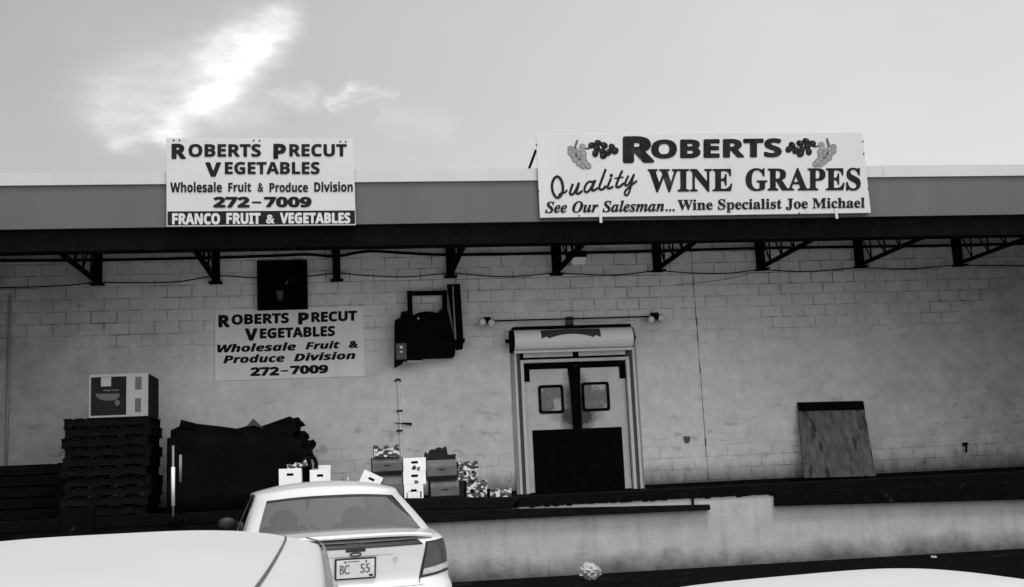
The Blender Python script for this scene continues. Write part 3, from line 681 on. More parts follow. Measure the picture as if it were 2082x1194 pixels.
# floodlight bar
def LB(px, py, Y=-.12): return at(px, py, Y)
lb = thing('floodlight_bar', 'thin horizontal conduit carrying a pair of white floodlights at each end above the door', 'light', LB(1160, 652))
MB().tube([LB(985, 653), LB(1160, 648.5), LB(1328, 643.5)], .013, 8).build('conduit_rod', M['black_iron'], lb)
p = LB(1159, 652); MB().box((p.x, -.06, p.z), (.13, .11, .15)).build('junction_box', M['dark_print'], lb, bevel=.012)
p2 = LB(1161, 664); MB().tube([(p.x + .02, -.08, p.z), (p2.x + .01, -.08, p2.z)], .014, 8).build('drop_pipe', M['black_iron'], lb)
for px, py, dx, dy in ((990, 652, -9, 3), (990, 652, 9, 5), (1330, 644, -6, 6), (1330, 644, 14, 4)):
    a = LB(px, py, -.12); b_ = LB(px + dx, py + dy, -.26)
    l_ = MB().tube([a, a.lerp(b_, .6), b_], .03, 12, .075).build('floodlight', M['black_iron'], lb)
    d = (b_ - a).normalized(); MB().ball(b_, .068, n=12).build('lens', M['lamp_white'], l_, smooth=True)
for px, py in ((990, 650), (1331, 641)): p = LB(px, py, -.06); MB().box((p.x, -.06, p.z), (.12, .11, .08)).build('mount_plate', M['black_iron'], lb)

# cables and pipes along the wall
def cable(label, pts, Y, r, name, m='black_iron', cat='cable'):
    P = [at(x, y, Y) for x, y in pts]; C = []
    for i in range(len(P) - 1):
        p0, p1, p2_, p3 = P[max(i - 1, 0)], P[i], P[i + 1], P[min(i + 2, len(P) - 1)]
        for k in range(5):
            t = k / 5; C.append(.5 * ((2 * p1) + (p2_ - p0) * t + (2 * p0 - 5 * p1 + 4 * p2_ - p3) * t * t + (3 * p1 - p0 - 3 * p2_ + p3) * t ** 3))
    C.append(P[-1]); return tag(MB().tube(C, r, 6).build(name, M[m], smooth=True), label, cat)
cable('thick dark pipe running the length of the wall just under the canopy', [(-60, 531), (10, 530), (200, 529), (420, 524.5), (560, 520), (625, 517.5), (685, 521), (748, 511), (830, 515), (910, 518), (1130, 515), (1330, 510.5), (1545, 505), (1740, 502), (1945, 499), (2140, 494)], -.20, .026, 'wall_pipe', cat='pipe')
cable('thin sagging cable looped between the feet of the canopy trusses', [(-60, 586), (10, 585), (130, 581), (200, 575), (350, 574), (440, 561), (520, 565), (625, 562), (685, 555.5), (740, 560), (830, 563), (915, 556), (1000, 562), (1060, 561.5), (1130, 556), (1250, 559.5), (1335, 551), (1400, 555), (1480, 556), (1545, 549), (1640, 552.5), (1745, 545), (1850, 547), (1945, 540), (2140, 541)], -.19, .010, 'sagging_cable')
cable('hair thin wire sloping down left below the fourth truss from the right', [(1370, 580), (1440, 573), (1490, 565), (1532, 554)], -.10, .004, 'wire')
wp = MB(); a = at(9, 1085, -.06); b_ = at(9, 600, -.06); wp.tube([(a.x, -.06, a.z), (a.x, -.06, b_.z)], .022, 10)
tag(wp.build('downpipe', M['trim_grey'], smooth=True), 'slim pale vertical pipe at the far left end of the wall', 'pipe')

# hydrant standpipe
sp = thing('standpipe', 'thin pale pipe with a cross lever running down the wall behind the boxes', 'pipe', at(817, 960, -.05))
pts = [at(810, 777, -.05)] + [at(810.5 + (y - 777) * .04, y, -.05) for y in (780, 835, 880, 930, 985)]
MB().tube(pts, .016, 8).build('pipe', M['wall_sign'], sp, smooth=True)
a = at(809, 775, -.05); MB().tube([Vector((a.x + .045 * math.cos(t), -.05, a.z + .04 * math.sin(t) - .01)) for t in [PI * k / 8 for k in range(9)]], .016, 8).build('elbow', M['black_iron'], sp, smooth=True)
for y in (835.5, 876): p = at(812.5, y, -.055); MB().box((p.x, -.05, p.z), (.10, .07, .025)).build('clamp', M['black_iron'], sp)
MB().tube([at(801, 860.5, -.08), at(814, 861, -.08)], .008, 6).tube([at(815, 861, -.08), at(837, 862.5, -.08)], .012, 6, .024).build('lever', M['black_iron'], sp)

# canopy lamp
cl_ = thing('canopy_lamp', 'small boxy lamp under the canopy by the truss above the door', 'light', at(1175, 540, -1.0))
x0, x1, z0, z1 = pxbox(1157, 513, 1190, 526, -1.0)
lh = MB().span((x0, -1.15, z0), (x1, -.85, z1)).build('lamp_housing', M['black_iron'], cl_, bevel=.01)
x0b, x1b, z0b, z1b = pxbox(1158, 526.5, 1189, 540, -1.0)
MB().hexa([(x0b, -1.14, z1b), (x1b, -1.14, z1b), (x1b - .02, -1.10, z0b), (x0b + .02, -1.10, z0b)], [(x0b, -.86, z1b), (x1b, -.86, z1b), (x1b - .02, -.9, z0b), (x0b + .02, -.9, z0b)]).build('lens', M['lamp_white'], cl_)
MB().span(((x0 + x1) / 2 - .03, -1.03, z1), ((x0 + x1) / 2 + .03, -.97, 5.70)).build('stem', M['black_iron'], cl_)

# small wall fittings
p = at(1397, 894, -.03)
o = MB().prism([(p.x - .055, p.z + .06), (p.x + .055, p.z + .055), (p.x + .045, p.z - .03), (p.x + .01, p.z - .06), (p.x - .035, p.z - .04)], -.05, -.003)
tag(o.build('wall_bracket', M['grey_carton']), 'small dark bracket low on the wall right of the doors', 'bracket')
tp = thing('wall_tap', 'small black tap low on the wall beyond the leaning board', 'tap', at(1963, 922, -.06))
p = at(1963, 904, -.08); MB().tube([(p.x, -.003, p.z), (p.x, -.12, p.z)], .022, 8).box((p.x, -.08, p.z + .02), (.10, .03, .03)).build('valve_body', M['black_iron'], tp)
q = at(1964, 920, -.1); MB().tube([(p.x, -.11, p.z), (q.x, -.11, q.z)], .02, 8).build('spout', M['black_iron'], tp)

# leaning board
T1, T2, B2, B1 = at(1622, 819, -.06), at(1755, 816, -.06), at(1781, 968, -.42), at(1636, 972, -.42)
dz = Vector((0, .035, .012))
lbd = thing('plywood_board', 'stained grey plywood sheet leaning against the wall with a dark strip along its top', 'board', basepoint(B1, B2))
MB().hexa([T1, T2, B2, B1], [q + dz for q in (T1, T2, B2, B1)]).build('sheet', M['plywood'], lbd)
off = Vector((0, -.012, -.003)); K = .115
MB().hexa([q + off for q in (T1, T2, T2.lerp(B2, K), T1.lerp(B1, K))], [q - Vector((0, .001, 0)) for q in (T1, T2, T2.lerp(B2, K), T1.lerp(B1, K))]).build('top_strip', M['rubber'], lbd)
leg = MB(); leg.hexa([B1 + Vector((.02, .03, .0)), B1 + Vector((.10, .03, 0)), Vector((B1.x + .10, -.35, 1.142)), Vector((B1.x + .02, -.35, 1.142))], [B1 + Vector((.02, .10, .0)), B1 + Vector((.10, .10, 0)), Vector((B1.x + .10, -.30, 1.142)), Vector((B1.x + .02, -.30, 1.142))])
leg.hexa([B2 + Vector((-.10, .03, .0)), B2 + Vector((-.02, .03, 0)), Vector((B2.x - .02, -.35, 1.142)), Vector((B2.x - .10, -.35, 1.142))], [B2 + Vector((-.10, .10, .0)), B2 + Vector((-.02, .10, 0)), Vector((B2.x - .02, -.30, 1.142)), Vector((B2.x - .10, -.30, 1.142))])
leg.each('foot_block', M['black_wood'], lbd)

# ------------------------------------------------------------------ loading dock
DKY, DKZ = -3.0, 1.14
dk = thing('loading_dock', 'raised concrete loading dock with a black iron edge along the warehouse front', 'loading dock', (3, DKY, 0))
MB().span((XL, DKY + .02, DKZ - .12), (XR, -.001, DKZ)).build('deck', M['deck'], dk)
MB().span((XL, DKY, 0), (XR, -.1, DKZ - .122)).build('concrete_face', M['dock_face'], dk)
e = MB(); e.span((XL, DKY - .02, 1.005), (XR, DKY + .018, DKZ + .004))
for i in range(70):
    x = 1 + i * .11 + random.random() * .05; e.span((x, DKY - .012, 1.005 - random.random() * .022), (x + .09, DKY - .004, 1.006))
e.build('edge_angle', M['black_iron'], dk)
def beam(pts, Y, th, m, name, bevel=.012):
    fr_ = [at(x, y, Y) for x, y in pts]; return MB().hexa(fr_, [Vector((p.x, Y + th, p.z)) for p in fr_]).build(name, m, dk, bevel=bevel)
beam([(690, 1040), (1030, 1035), (1444, 1026), (1445, 1037), (1100, 1052), (690, 1072)], DKY - .10, .08, M['black_wood'], 'bumper_rail')
beam([(690, 1015), (1060, 1010), (1040, 1034), (690, 1040)], DKY - .09, .065, M['black_wood'], 'fender_plank')
beam([(1576, 1003), (2150, 975), (2150, 1014), (1577, 1029)], DKY - .10, .075, M['rubber'], 'bumper_timber')
br2 = MB(); p = at(1409, 1018, DKY - .05); br2.span((p.x - .015, DKY - .05, p.z - .08), (p.x + .015, DKY - .021, 1.01)); br2.build('hanger_bolt', M['black_iron'], dk)
bl = MB(); a, b_, c_, d_ = pxbox(122, 1033, 190, 1090, DKY - .12); bl.span((a, DKY - .13, c_), (b_, DKY - .001, d_)); bl.build('dock_bumper', M['grey_carton'] if False else M['rubber'], dk, bevel=.01)
lf = MB().span((XL, DKY - .006, .3), (.9, DKY - .001, 1.004)).build('dark_face_sheet', M['tarp'], dk)  # thin dark sheet over the left part of the dock face

# hazard posts on the dock edge
def post(name, label, px, pyt, pyb, wt, wb, r, mats):
    Y = DKY - .10; a, b_ = at(px, pyt, Y), at(px, pyb, Y)
    t = thing(name, label, 'post', (a.x, Y, b_.z))
    MB().tube([(a.x, Y, b_.z), (a.x, Y, a.z)], r, 8).build('rod', M[mats[0]], t, smooth=True)
    c_, d_ = at(px, wt, Y), at(px, wb, Y)
    MB().tube([(a.x, Y, d_.z), (a.x, Y, c_.z)], r * 1.6, 10).build('sleeve', M[mats[1]], t, smooth=True)
    MB().span((a.x - .03, Y - .02, b_.z - .02), (a.x + .03, DKY - .021, b_.z + .06)).build('clamp', M['black_iron'], t)
post('marker_post', 'thin upright rod with a bright white sleeve in front of the dark heap', 352, 906, 1060, 950, 1029, .016, ('grey_metal', 'white_paint'))
post('marker_post', 'dim slender rod without white, just right of the white sleeved one', 367, 922, 1056, 925, 980, .012, ('rubber', 'grey_metal'))

# ------------------------------------------------------------------ pallets and bin
ordn = ['topmost', 'second', 'third', 'fourth', 'fifth', 'sixth', 'seventh', 'eighth', 'ninth', 'lowest']
PXc = at(230, 960, -1.75).x; ph = .142
def pallet(label, cx, cy, z, rz):
    t = thing('wooden_pallet', label, 'pallet', (cx, cy, z), 'stacked dark pallets'); t.rotation_euler.z = rz
    d = MB()
    for k in range(8): d.span((-.61 + k * .159, -.5, .118), (-.61 + k * .159 + .105, .5, .140))
    d.build('top_boards', M['black_wood'], t, local=True)
    d = MB()
    for k in range(4): d.span((-.61 + k * .37, -.5, 0), (-.61 + k * .37 + .11, .5, .020))
    d.build('bottom_boards', M['black_wood'], t, local=True)
    for k in range(3): MB().span((-.60, -.49 + k * .465, .0205), (.60, -.44 + k * .465, .1175)).build('stringer', M['black_wood'], t, local=True)
NP = 10
for i in range(NP):
    z = DKZ + (NP - 1 - i) * ph
    pallet(f'{ordn[i]} pallet from the top in the dark stack under the melon carton' if 0 < i < 9 else ('topmost pallet of the dark stack, directly under the melon carton' if i == 0 else 'lowest pallet of the dark stack, resting on the dock'),
           PXc + random.uniform(-.035, .035) + (.03 if i == 0 else 0), -1.75 + random.uniform(-.03, .03), z, random.uniform(-.02, .02))
topz = DKZ + NP * ph
# melon carton
mcY = -2.15
a, b_, c_, d_ = pxbox(181, 770, 301, 858, mcY)
mc = thing('melon_carton', 'large white produce carton with a black printed front on top of the pallet stack', 'box', ((a + b_) / 2, mcY + .45, topz))
ht = d_ - c_; z0 = topz + .002; z1 = z0 + ht
MB().span((a, mcY, z0), (b_, mcY + .9, z1)).build('carton', M['bin_carton'], mc, bevel=.006)
MB().span((b_ + .001, mcY + .01, z0), (b_ + .005, mcY + .89, z1 - .01)).build('dark_side_print', M['dark_carton'], mc)
wd = b_ - a
def mpan(u0, v0, u1, v1, m, name, off=.003): MB().span((a + wd * u0, mcY - off, z0 + ht * v0), (a + wd * u1, mcY - off + .002, z0 + ht * v1)).build(name, m, mc)
mpan(.03, .05, .63, .94, M['dark_carton'], 'front_print')
mpan(.20, .72, .37, .93, M['bin_carton'], 'white_label', .006)
sx = MB(); cxm, czm = a + wd * .31, z0 + ht * .55
sx.prism([(cxm - .17, czm), (cxm + .17, czm)] + [(cxm + .17 * math.cos(t) + .03 * math.sin(t), czm - .105 * math.sin(t) ** .8) for t in [PI * k / 12 for k in range(1, 12)]], mcY - .006, mcY - .004); sx.build('melon_slice_print', M['mid_print'], mc)
MB().ball((cxm + .14, mcY - .0055, czm - .14), .04, (1, .05, 1.1)).build('berry_print', M['mid_print'], mc)
mpan(.24, .61, .36, .64, M['mid_print'], 'text_print', .006); mpan(.38, .61, .50, .64, M['mid_print'], 'text_print', .006)
mpan(.78, .62, .89, .92, M['mid_print'], 'corner_print'); mpan(.78, .10, .88, .42, M['mid_print'], 'arrow_print')

# dark bin left of the pallets
bnY = -1.6; tz = at(80, 943, bnY).z
bx1 = PXc - .72
bn = thing('timber_bin', 'long low black timber bin left of the pallet stack', 'bin', ((XL + 2.4 + bx1) / 2, bnY + .5, DKZ))
q = MB()
for k in range(5): q.span((-6.4, bnY, DKZ + .01 + k * (tz - DKZ) / 5), (bx1, bnY + .03, DKZ + (k + .94) * (tz - DKZ) / 5))
q.span((-6.4, bnY + .97, DKZ), (bx1, bnY + 1.0, tz)); q.span((bx1 - .03, bnY + .031, DKZ), (bx1, bnY + .969, tz)); q.span((-6.4, bnY + .031, DKZ), (-6.37, bnY + .969, tz)); q.span((-6.365, bnY + .035, tz - .04), (bx1 - .035, bnY + .965, tz - .01))
q.build('boards', M['black_wood'], bn)
q = MB()
for x in (-6.3, -5.4, bx1 - .1): q.span((x, bnY - .025, DKZ), (x + .09, bnY - .001, tz))
q.each('batten', M['black_wood'], bn)

# dark heap under a tarpaulin
ZH = lambda x, y, Y: at(340 + x / 4.975, 830 + y / 4.975, Y)
hp = thing('covered_heap', 'large ragged black heap of sheeting piled between the pallets and the cartons', 'heap', (ZH(700, 900, -1.6).x, -1.5, DKZ))
out = [(30, 218), (120, 185), (138, 122), (165, 125), (300, 155), (520, 182), (700, 205), (790, 190), (865, 145), (940, 188), (1000, 165), (1120, 125), (1240, 82), (1275, 100), (1330, 92), (1362, 135), (1310, 150), (1305, 185), (1345, 225), (1395, 230), (1405, 265), (1380, 280), (1400, 315), (1440, 330), (1478, 318), (1470, 360), (1435, 400), (1440, 430), (1465, 470), (1420, 500), (1430, 560)]
def heap(Yf, Yb, dx, dy, cut):
    pts = [ZH(x + dx, y + dy, Yf) for x, y in out if x >= cut]
    lo = [(pts[0].x, DKZ)] ; hi = [(pts[-1].x, DKZ)]
    poly = [(p.x, p.z) for p in pts] + hi + lo
    bm = bmesh.new(); vs = [bm.verts.new((x, Yf, z)) for x, z in poly]; bm.faces.new(vs)
    r = bmesh.ops.extrude_face_region(bm, geom=bm.faces[:]); [setattr(v.co, 'y', Yb) for v in r['geom'] if isinstance(v, bmesh.types.BMVert)]
    bmesh.ops.triangulate(bm, faces=bm.faces[:]); bmesh.ops.subdivide_edges(bm, edges=[e for e in bm.edges if e.calc_length() > .35], cuts=3, use_grid_fill=True)
    bmesh.ops.triangulate(bm, faces=bm.faces[:])
    for v in bm.verts:
        k = noise.noise(v.co * 2.3) * .10 + noise.noise(v.co * 6) * .04
        v.co.y += k; v.co.z += (noise.noise(v.co * 4 + Vector((9, 0, 0))) * .015 if v.co.z > DKZ + .05 else 0)
    mb = MB(); bm.verts.ensure_lookup_table(); mb.add([v.co.copy() for v in bm.verts], [tuple(v.index for v in f.verts) for f in bm.faces]); bm.free(); return mb
heap(-1.75, -.35, 0, 0, 0).build('sheeting', M['tarp'], hp, smooth=True)
heap(-2.15, -1.70, -35, 90, 0).build('front_fold', M['tarp'], hp, smooth=True)
fl = [ZH(x, y, -1.80) for x, y in ((800, 188), (868, 104), (945, 175), (975, 205), (880, 175))]; MB().hexa(fl, [p + Vector((0, .02, 0)) for p in fl]).build('flap', M['tarp_flap'], hp)

# ------------------------------------------------------------------ cartons and trays
GC = 'cartons standing on the dock'; GT = 'printed trays standing on the dock'; GL = 'dark produce crates on the dock'
CY = -2.62
def carton(label, x0, y0, x1, y1, Y=CY, depth=.36, zfloor=None, rot=0, hole=True, prints=0, group=GC):
    a, b_, c_, d_ = pxbox(x0, y0, x1, y1, Y)
    if zfloor is not None: c_ = zfloor
    t = thing('fruit_carton', label, 'box', ((a + b_) / 2, Y + depth / 2, c_), group); wd, hh = b_ - a, d_ - c_
    mb = MB()
    mb.span((-wd / 2, -depth / 2, 0), (wd / 2, -depth / 2 + .02, hh)); mb.span((-wd / 2, depth / 2 - .02, 0), (wd / 2, depth / 2, hh)); mb.span((-wd / 2, -depth / 2 + .0205, 0), (-wd / 2 + .012, depth / 2 - .0205, hh)); mb.span((wd / 2 - .012, -depth / 2 + .0205, 0), (wd / 2, depth / 2 - .0205, hh)); mb.span((-wd / 2 + .013, -depth / 2 + .021, .003), (wd / 2 - .013, depth / 2 - .021, hh - .03))
    mb.build('carton_body', M['carton'], t, local=True, bevel=.003)
    hz = hh - min(.085, hh * .34)
    if hole: MB().span((-wd * .15, -depth / 2 - .002, hz - .018), (wd * .15, -depth / 2 + .001, hz + .018)).build('hand_hole', M['tarp'], t, local=True, bevel=.006)
    if prints:
        mb = MB()
        for k in range(prints):
            px_ = random.uniform(-.36, .28) * wd; pz = random.uniform(.12, .42) * hh; mb.prism([(px_ + .035 * math.cos(q) * random.uniform(.6, 1.3), pz + .03 * math.sin(q) * random.uniform(.6, 1.3)) for q in [2 * PI * j / 8 for j in range(8)]], -depth / 2 - .002, -depth / 2 - .0005)
        mb.build('faded_print', M['mid_print'], t, local=True)
    t.rotation_euler.y = rot
    return t
carton('white carton with a hand hole showing over the left half of the sedan roof', 567, 953, 613, 1008, prints=2, zfloor=DKZ)
carton('smaller white carton with a hand hole near the middle of the sedan roof', 630, 955, 672, 1006, prints=1, zfloor=DKZ)
cb_ = carton('white carton back half hidden behind the carton at the roof middle', 648, 946, 673, 1000, Y=-2.15, hole=False, zfloor=DKZ)
t = carton('white carton tipped over on its corner beside the left crate stack', 722, 948, 764, 1003.5, Y=-2.70, depth=.30, rot=.48, prints=1)
t.location.z = DKZ + .085; t.location.x -= .054
carton('bottom white carton with black corner marks in the white stack', 822, 985.5, 861, 1025, Y=CY - .02, zfloor=DKZ)
cbm = [o for o in bpy.data.objects if o.get('label', '').startswith('bottom white carton')][0]
zt = DKZ + (pxbox(822, 985.5, 861, 1025, CY - .02)[3] - DKZ)
a, b_, c_, d_ = pxbox(822, 985.5, 861, 1025, CY - .02); w_, h_ = b_ - a, d_ - DKZ
mb = MB()
for u0, v0, u1, v1 in ((.12, .08, .17, .55), (.83, .25, .90, .60), (.14, .08, .26, .13), (.46, .07, .52, .13), (.74, .07, .88, .13), (.20, .60, .75, .62)): mb.span((-w_ / 2 + w_ * u0, -.36 / 2 - .002, h_ * v0), (-w_ / 2 + w_ * u1, -.36 / 2 - .0005, h_ * v1))
mb.build('corner_marks', M['letter'], cbm, local=True)
carton('middle white carton with an underlined print in the white stack', 820, 958.5, 866, 985.2, Y=CY - .02, prints=1, zfloor=zt + .001)
zt2 = pxbox(820, 958.5, 866, 985.2, CY - .02)[3]
carton('topmost white carton with blurred fruit prints in the white stack', 820, 931, 866, 958.2, Y=CY - .02, prints=3, zfloor=zt2 + .001)

def crate(label, x0, y0, x1, y1, Y=CY, zfloor=None, lip=.35, open_flap=False, side=8, m='grey_carton'):
    """waxed crate: sloping upper front, recessed dark foot, dark left side"""
    a, b_, c_, d_ = pxbox(x0, y0, x1, y1, Y)
    if zfloor is not None: c_ = zfloor
    dp = .42; t = thing('produce_crate', label, 'crate', ((a + b_) / 2, Y + dp / 2, c_), GL); wd, hh = b_ - a, d_ - c_
    pr = [(-dp / 2 + .05, .0), (-dp / 2 + .05, .16 * hh), (-dp / 2, .22 * hh), (-dp / 2, .68 * hh), (-dp / 2 + .06, hh), (dp / 2, hh), (dp / 2, 0)]
    MB().hexa([(-wd / 2, y, z) for y, z in pr], [(wd / 2, y, z) for y, z in pr]).build('crate_body', M[m], t, local=True, bevel=.006)
    MB().hexa([(-wd / 2 - .012, y, z) for y, z in pr], [(-wd / 2 - .001, y, z) for y, z in pr]).build('dark_end', M['dark_carton'], t, local=True)
    MB().span((-wd / 2 + .01, -dp / 2 + .03, .0), (wd / 2 - .01, -dp / 2 + .048, .15 * hh)).build('foot_gap', M['dark_carton'], t, local=True)
    MB().span((-.05, -dp / 2 - .0015, .5 * hh), (.05, -dp / 2 + .001, .56 * hh)).build('hand_hole', M['dark_carton'], t, local=True)
    if open_flap:
        mb = MB(); z = hh; xs = [-.56, -.5, -.44, -.38, -.30, -.22, -.12, -.02, .06, .14, .20, .24, .30, .50]
        zs = [.18, .24, .17, .26, .30, .28, .33, .34, .30, .36, .33, .14, .13, .15]
        mb.prism([(wd * -.56, z - .04)] + [(wd * x, z + zz * .55) for x, zz in zip(xs, zs)] + [(wd * .5, z - .04)], -dp / 2 + .12, -dp / 2 + .14)
        mb.build('torn_flap', M['dark_carton'], t, local=True)
    return t, (a, b_, c_, d_)
zA = DKZ
t, q1 = crate('lowest grey crate of the left stack, half hidden by the sedan roof', 755, 966.5, 818, 1010, zfloor=DKZ)
t, q2 = crate('upper grey crate in the left stack, under a printed tray', 757, 929.5, 818, 966, zfloor=pxbox(755, 966.5, 818, 1010, CY)[3] + .001)
t, q3 = crate('lower grey crate of the taller pair right of the white cartons', 876, 977, 934, 1022, zfloor=DKZ)
t, q4 = crate('open grey crate with a torn jagged flap on the taller crate pair', 868, 935, 929, 976.5, zfloor=q3[3] + .001, open_flap=True)

def tray(label, x0, y0, x1, y1, Y=CY, zfloor=None, rot=0, group=GT):
    a, b_, c_, d_ = pxbox(x0, y0, x1, y1, Y)
    if zfloor is not None: c_ = zfloor
    dp = .38; wd, hh = b_ - a, d_ - c_
    t = thing('produce_tray', label, 'tray', ((a + b_) / 2, Y + dp / 2, c_), group)
    mb = MB(); s = hh * .30
    front = [(-wd / 2, 0), (wd / 2, 0), (wd / 2, hh), (wd * .36, hh), (wd * .26, hh - s), (wd * .14, hh - s), (wd * .06, hh - .1 * s), (-wd * .06, hh - .1 * s), (-wd * .14, hh - s), (-wd * .26, hh - s), (-wd * .36, hh), (-wd / 2, hh)]
    mb.prism(front, -dp / 2, -dp / 2 + .012); mb.prism(front, dp / 2 - .012, dp / 2)
    for sx_ in (-1, 1): mb.span((sx_ * wd / 2 - (.012 if sx_ > 0 else 0), -dp / 2 + .0125, 0), (sx_ * wd / 2 + (.012 if sx_ < 0 else 0), dp / 2 - .0125, hh))
    mb.span((-wd / 2 + .013, -dp / 2 + .013, .002), (wd / 2 - .013, dp / 2 - .013, .012))
    mb.build('tray_body', M['tray'], t, local=True)
    MB().span((-wd / 2 + .014, -dp / 2 + .014, .013), (wd / 2 - .014, dp / 2 - .014, hh * .62)).build('inner_liner', M['dark_carton'], t, local=True)
    MB().span((-wd / 2 - .004, -dp / 2 + .02, .0), (-wd / 2 - .001, dp / 2 - .02, hh)).build('dark_end', M['dark_carton'], t, local=True)
    t.rotation_euler.y = rot; return t
tray('printed tray on top of the left grey crate stack', 760, 905, 812, 930, zfloor=q2[3] + .001)
bx = MB(); a, b_, c_, d_ = pxbox(932, 977, 957, 1022, -2.50); bx.span((a, -2.50, DKZ), (b_ + .1, -2.15, d_)); tag(bx.build('dark_box', M['dark_carton'], bevel=.005), 'plain black box under the pair of trays beside the grey crates', 'box')
tray('lower printed tray of the pair standing on the black box', 931, 957.5, 972, 976.8, Y=-2.50, zfloor=d_ + .001)
z_ = pxbox(931, 957.5, 972, 976.8, -2.50)[3]
tray('upper printed tray of the pair standing on the black box', 931, 937.5, 972, 957, Y=-2.50, zfloor=z_ + .001)
tray('lower printed tray of the short pair left of the lone tray', 948, 996.5, 990, 1015, Y=-2.72, zfloor=DKZ)
z_ = pxbox(948, 996.5, 990, 1015, -2.72)[3]
tray('upper printed tray of the short pair left of the lone tray', 948, 977, 990, 996, Y=-2.72, zfloor=z_ + .001)
tray('lone printed tray on the dock floor nearest the doors', 997, 993, 1040, 1014, Y=-2.70, zfloor=DKZ)
tray('dark end of a printed tray propped behind the tipped carton', 704, 952, 728, 1003, Y=-2.5, rot=-.40).location.z = DKZ + .05
t = tray('crushed printed tray heaped on the white carton over the roof left', 585, 941, 625, 953, Y=-2.60, rot=-.22); t.location.z = at(600, 951.5, -2.6).z + .0
# hose hanging over the heap end
hs = [ZH(x, y, -2.35) for x, y in ((1350, 545), (1400, 515), (1450, 500), (1485, 505), (1508, 560), (1500, 610))]
tag(MB().tube(hs, .03, 8).build('hose', M['rubber'], smooth=True), 'short curl of dark hose between the heap and the roof middle carton', 'hose')

# ------------------------------------------------------------------ litter
p = atz(1201, 1180, .0)
bg_ = MB(); rows = []
for i in range(11):
    th = PI * i / 10; row = []
    for j in range(17):
        a = 2 * PI * (j % 16) / 16; d = Vector((math.sin(th) * math.cos(a), math.sin(th) * math.sin(a), math.cos(th)))
        r = .125 * (1 + .45 * noise.noise(d * 2.6) + .30 * noise.noise(d * 6.5)); row.append(Vector((p.x + d.x * r * 1.05, p.y + d.y * r, .108 + d.z * r * .9)))
    rows.append(row)
bg_.grid(rows); tag(bg_.build('paper_bag', M['paper'], merge=True), 'crumpled white paper bag lying on the asphalt below the dock', 'paper bag')
for px, py, lab, s in ((1899, 1133, 'tiny pale scrap of litter by the dock foot at far right', .035),):
    p = atz(px, py, .012); mb = MB(); mb.hexa([p + Vector((s * math.cos(q) * 1.3, s * math.sin(q), .012 * math.sin(3 * q) + .012)) for q in [2 * PI * k / 7 for k in range(7)]], [p + Vector((s * math.cos(q) * 1.3, s * math.sin(q), -.008)) for q in [2 * PI * k / 7 for k in range(7)]])
    tag(mb.build('litter', M['paper'] if px > 1700 else M['wall_sign']), lab, 'litter')

# ------------------------------------------------------------------ cars
def interp(pts, x):
    if x <= pts[0][0]: return pts[0][1]
    for (a, b_), (c_, d_) in zip(pts, pts[1:]):
        if x <= c_:
            t = (x - a) / (c_ - a); t = t * t * (3 - 2 * t); return b_ + (d_ - b_) * t
    return pts[-1][1]
def lin(pts, x):
    if x <= pts[0][0]: return pts[0][1]
    for (a, b_), (c_, d_) in zip(pts, pts[1:]):
        if x <= c_: return b_ + (d_ - b_) * (x - a) / (c_ - a)
    return pts[-1][1]
def plan(s, w, y0, y1, rho, bow=0, taper=0):
    """s in [-1,1] rear, [1,3] right, [3,5] front, [5,7] left: rounded rectangle"""
    L = y1 - y0; arc = rho * PI / 4; seg = int(math.floor((s + 1) / 2)) % 4; a = s - 2 * math.floor((s + 1) / 2)
    half = ((w if seg % 2 == 0 else L / 2) - rho) + arc; d = abs(a) * half; st = half - arc; sg = 1 if a >= 0 else -1
    if d <= st: e, n_ = d, 0.0
    else: ph_ = (d - st) / rho; e, n_ = st + rho * math.sin(ph_), rho * (1 - math.cos(ph_))
    if seg == 0: x, y = sg * e, y0 + n_
    elif seg == 1: x, y = w - n_, (y0 + y1) / 2 + sg * e
    elif seg == 2: x, y = -sg * e, y1 - n_
    else: x, y = -w + n_, (y0 + y1) / 2 - sg * e
    k = (y - (y0 + y1) / 2) / (L / 2); x *= 1 - taper * abs(k) ** 3
    y += bow * (x / w) ** 2 * max(0, (-k - .5) / .5) ** 1.5 - bow * 1.3 * (x / w) ** 2 * max(0, (k - .5) / .5) ** 1.5
    return x, y
def svals():
    v = []
    for seg, n_ in ((0, 28), (2, 64), (4, 28), (6, 64)): v += [seg - 1 + 2 * i / n_ for i in range(n_)]
    return v
SV = svals(); NS = len(SV)

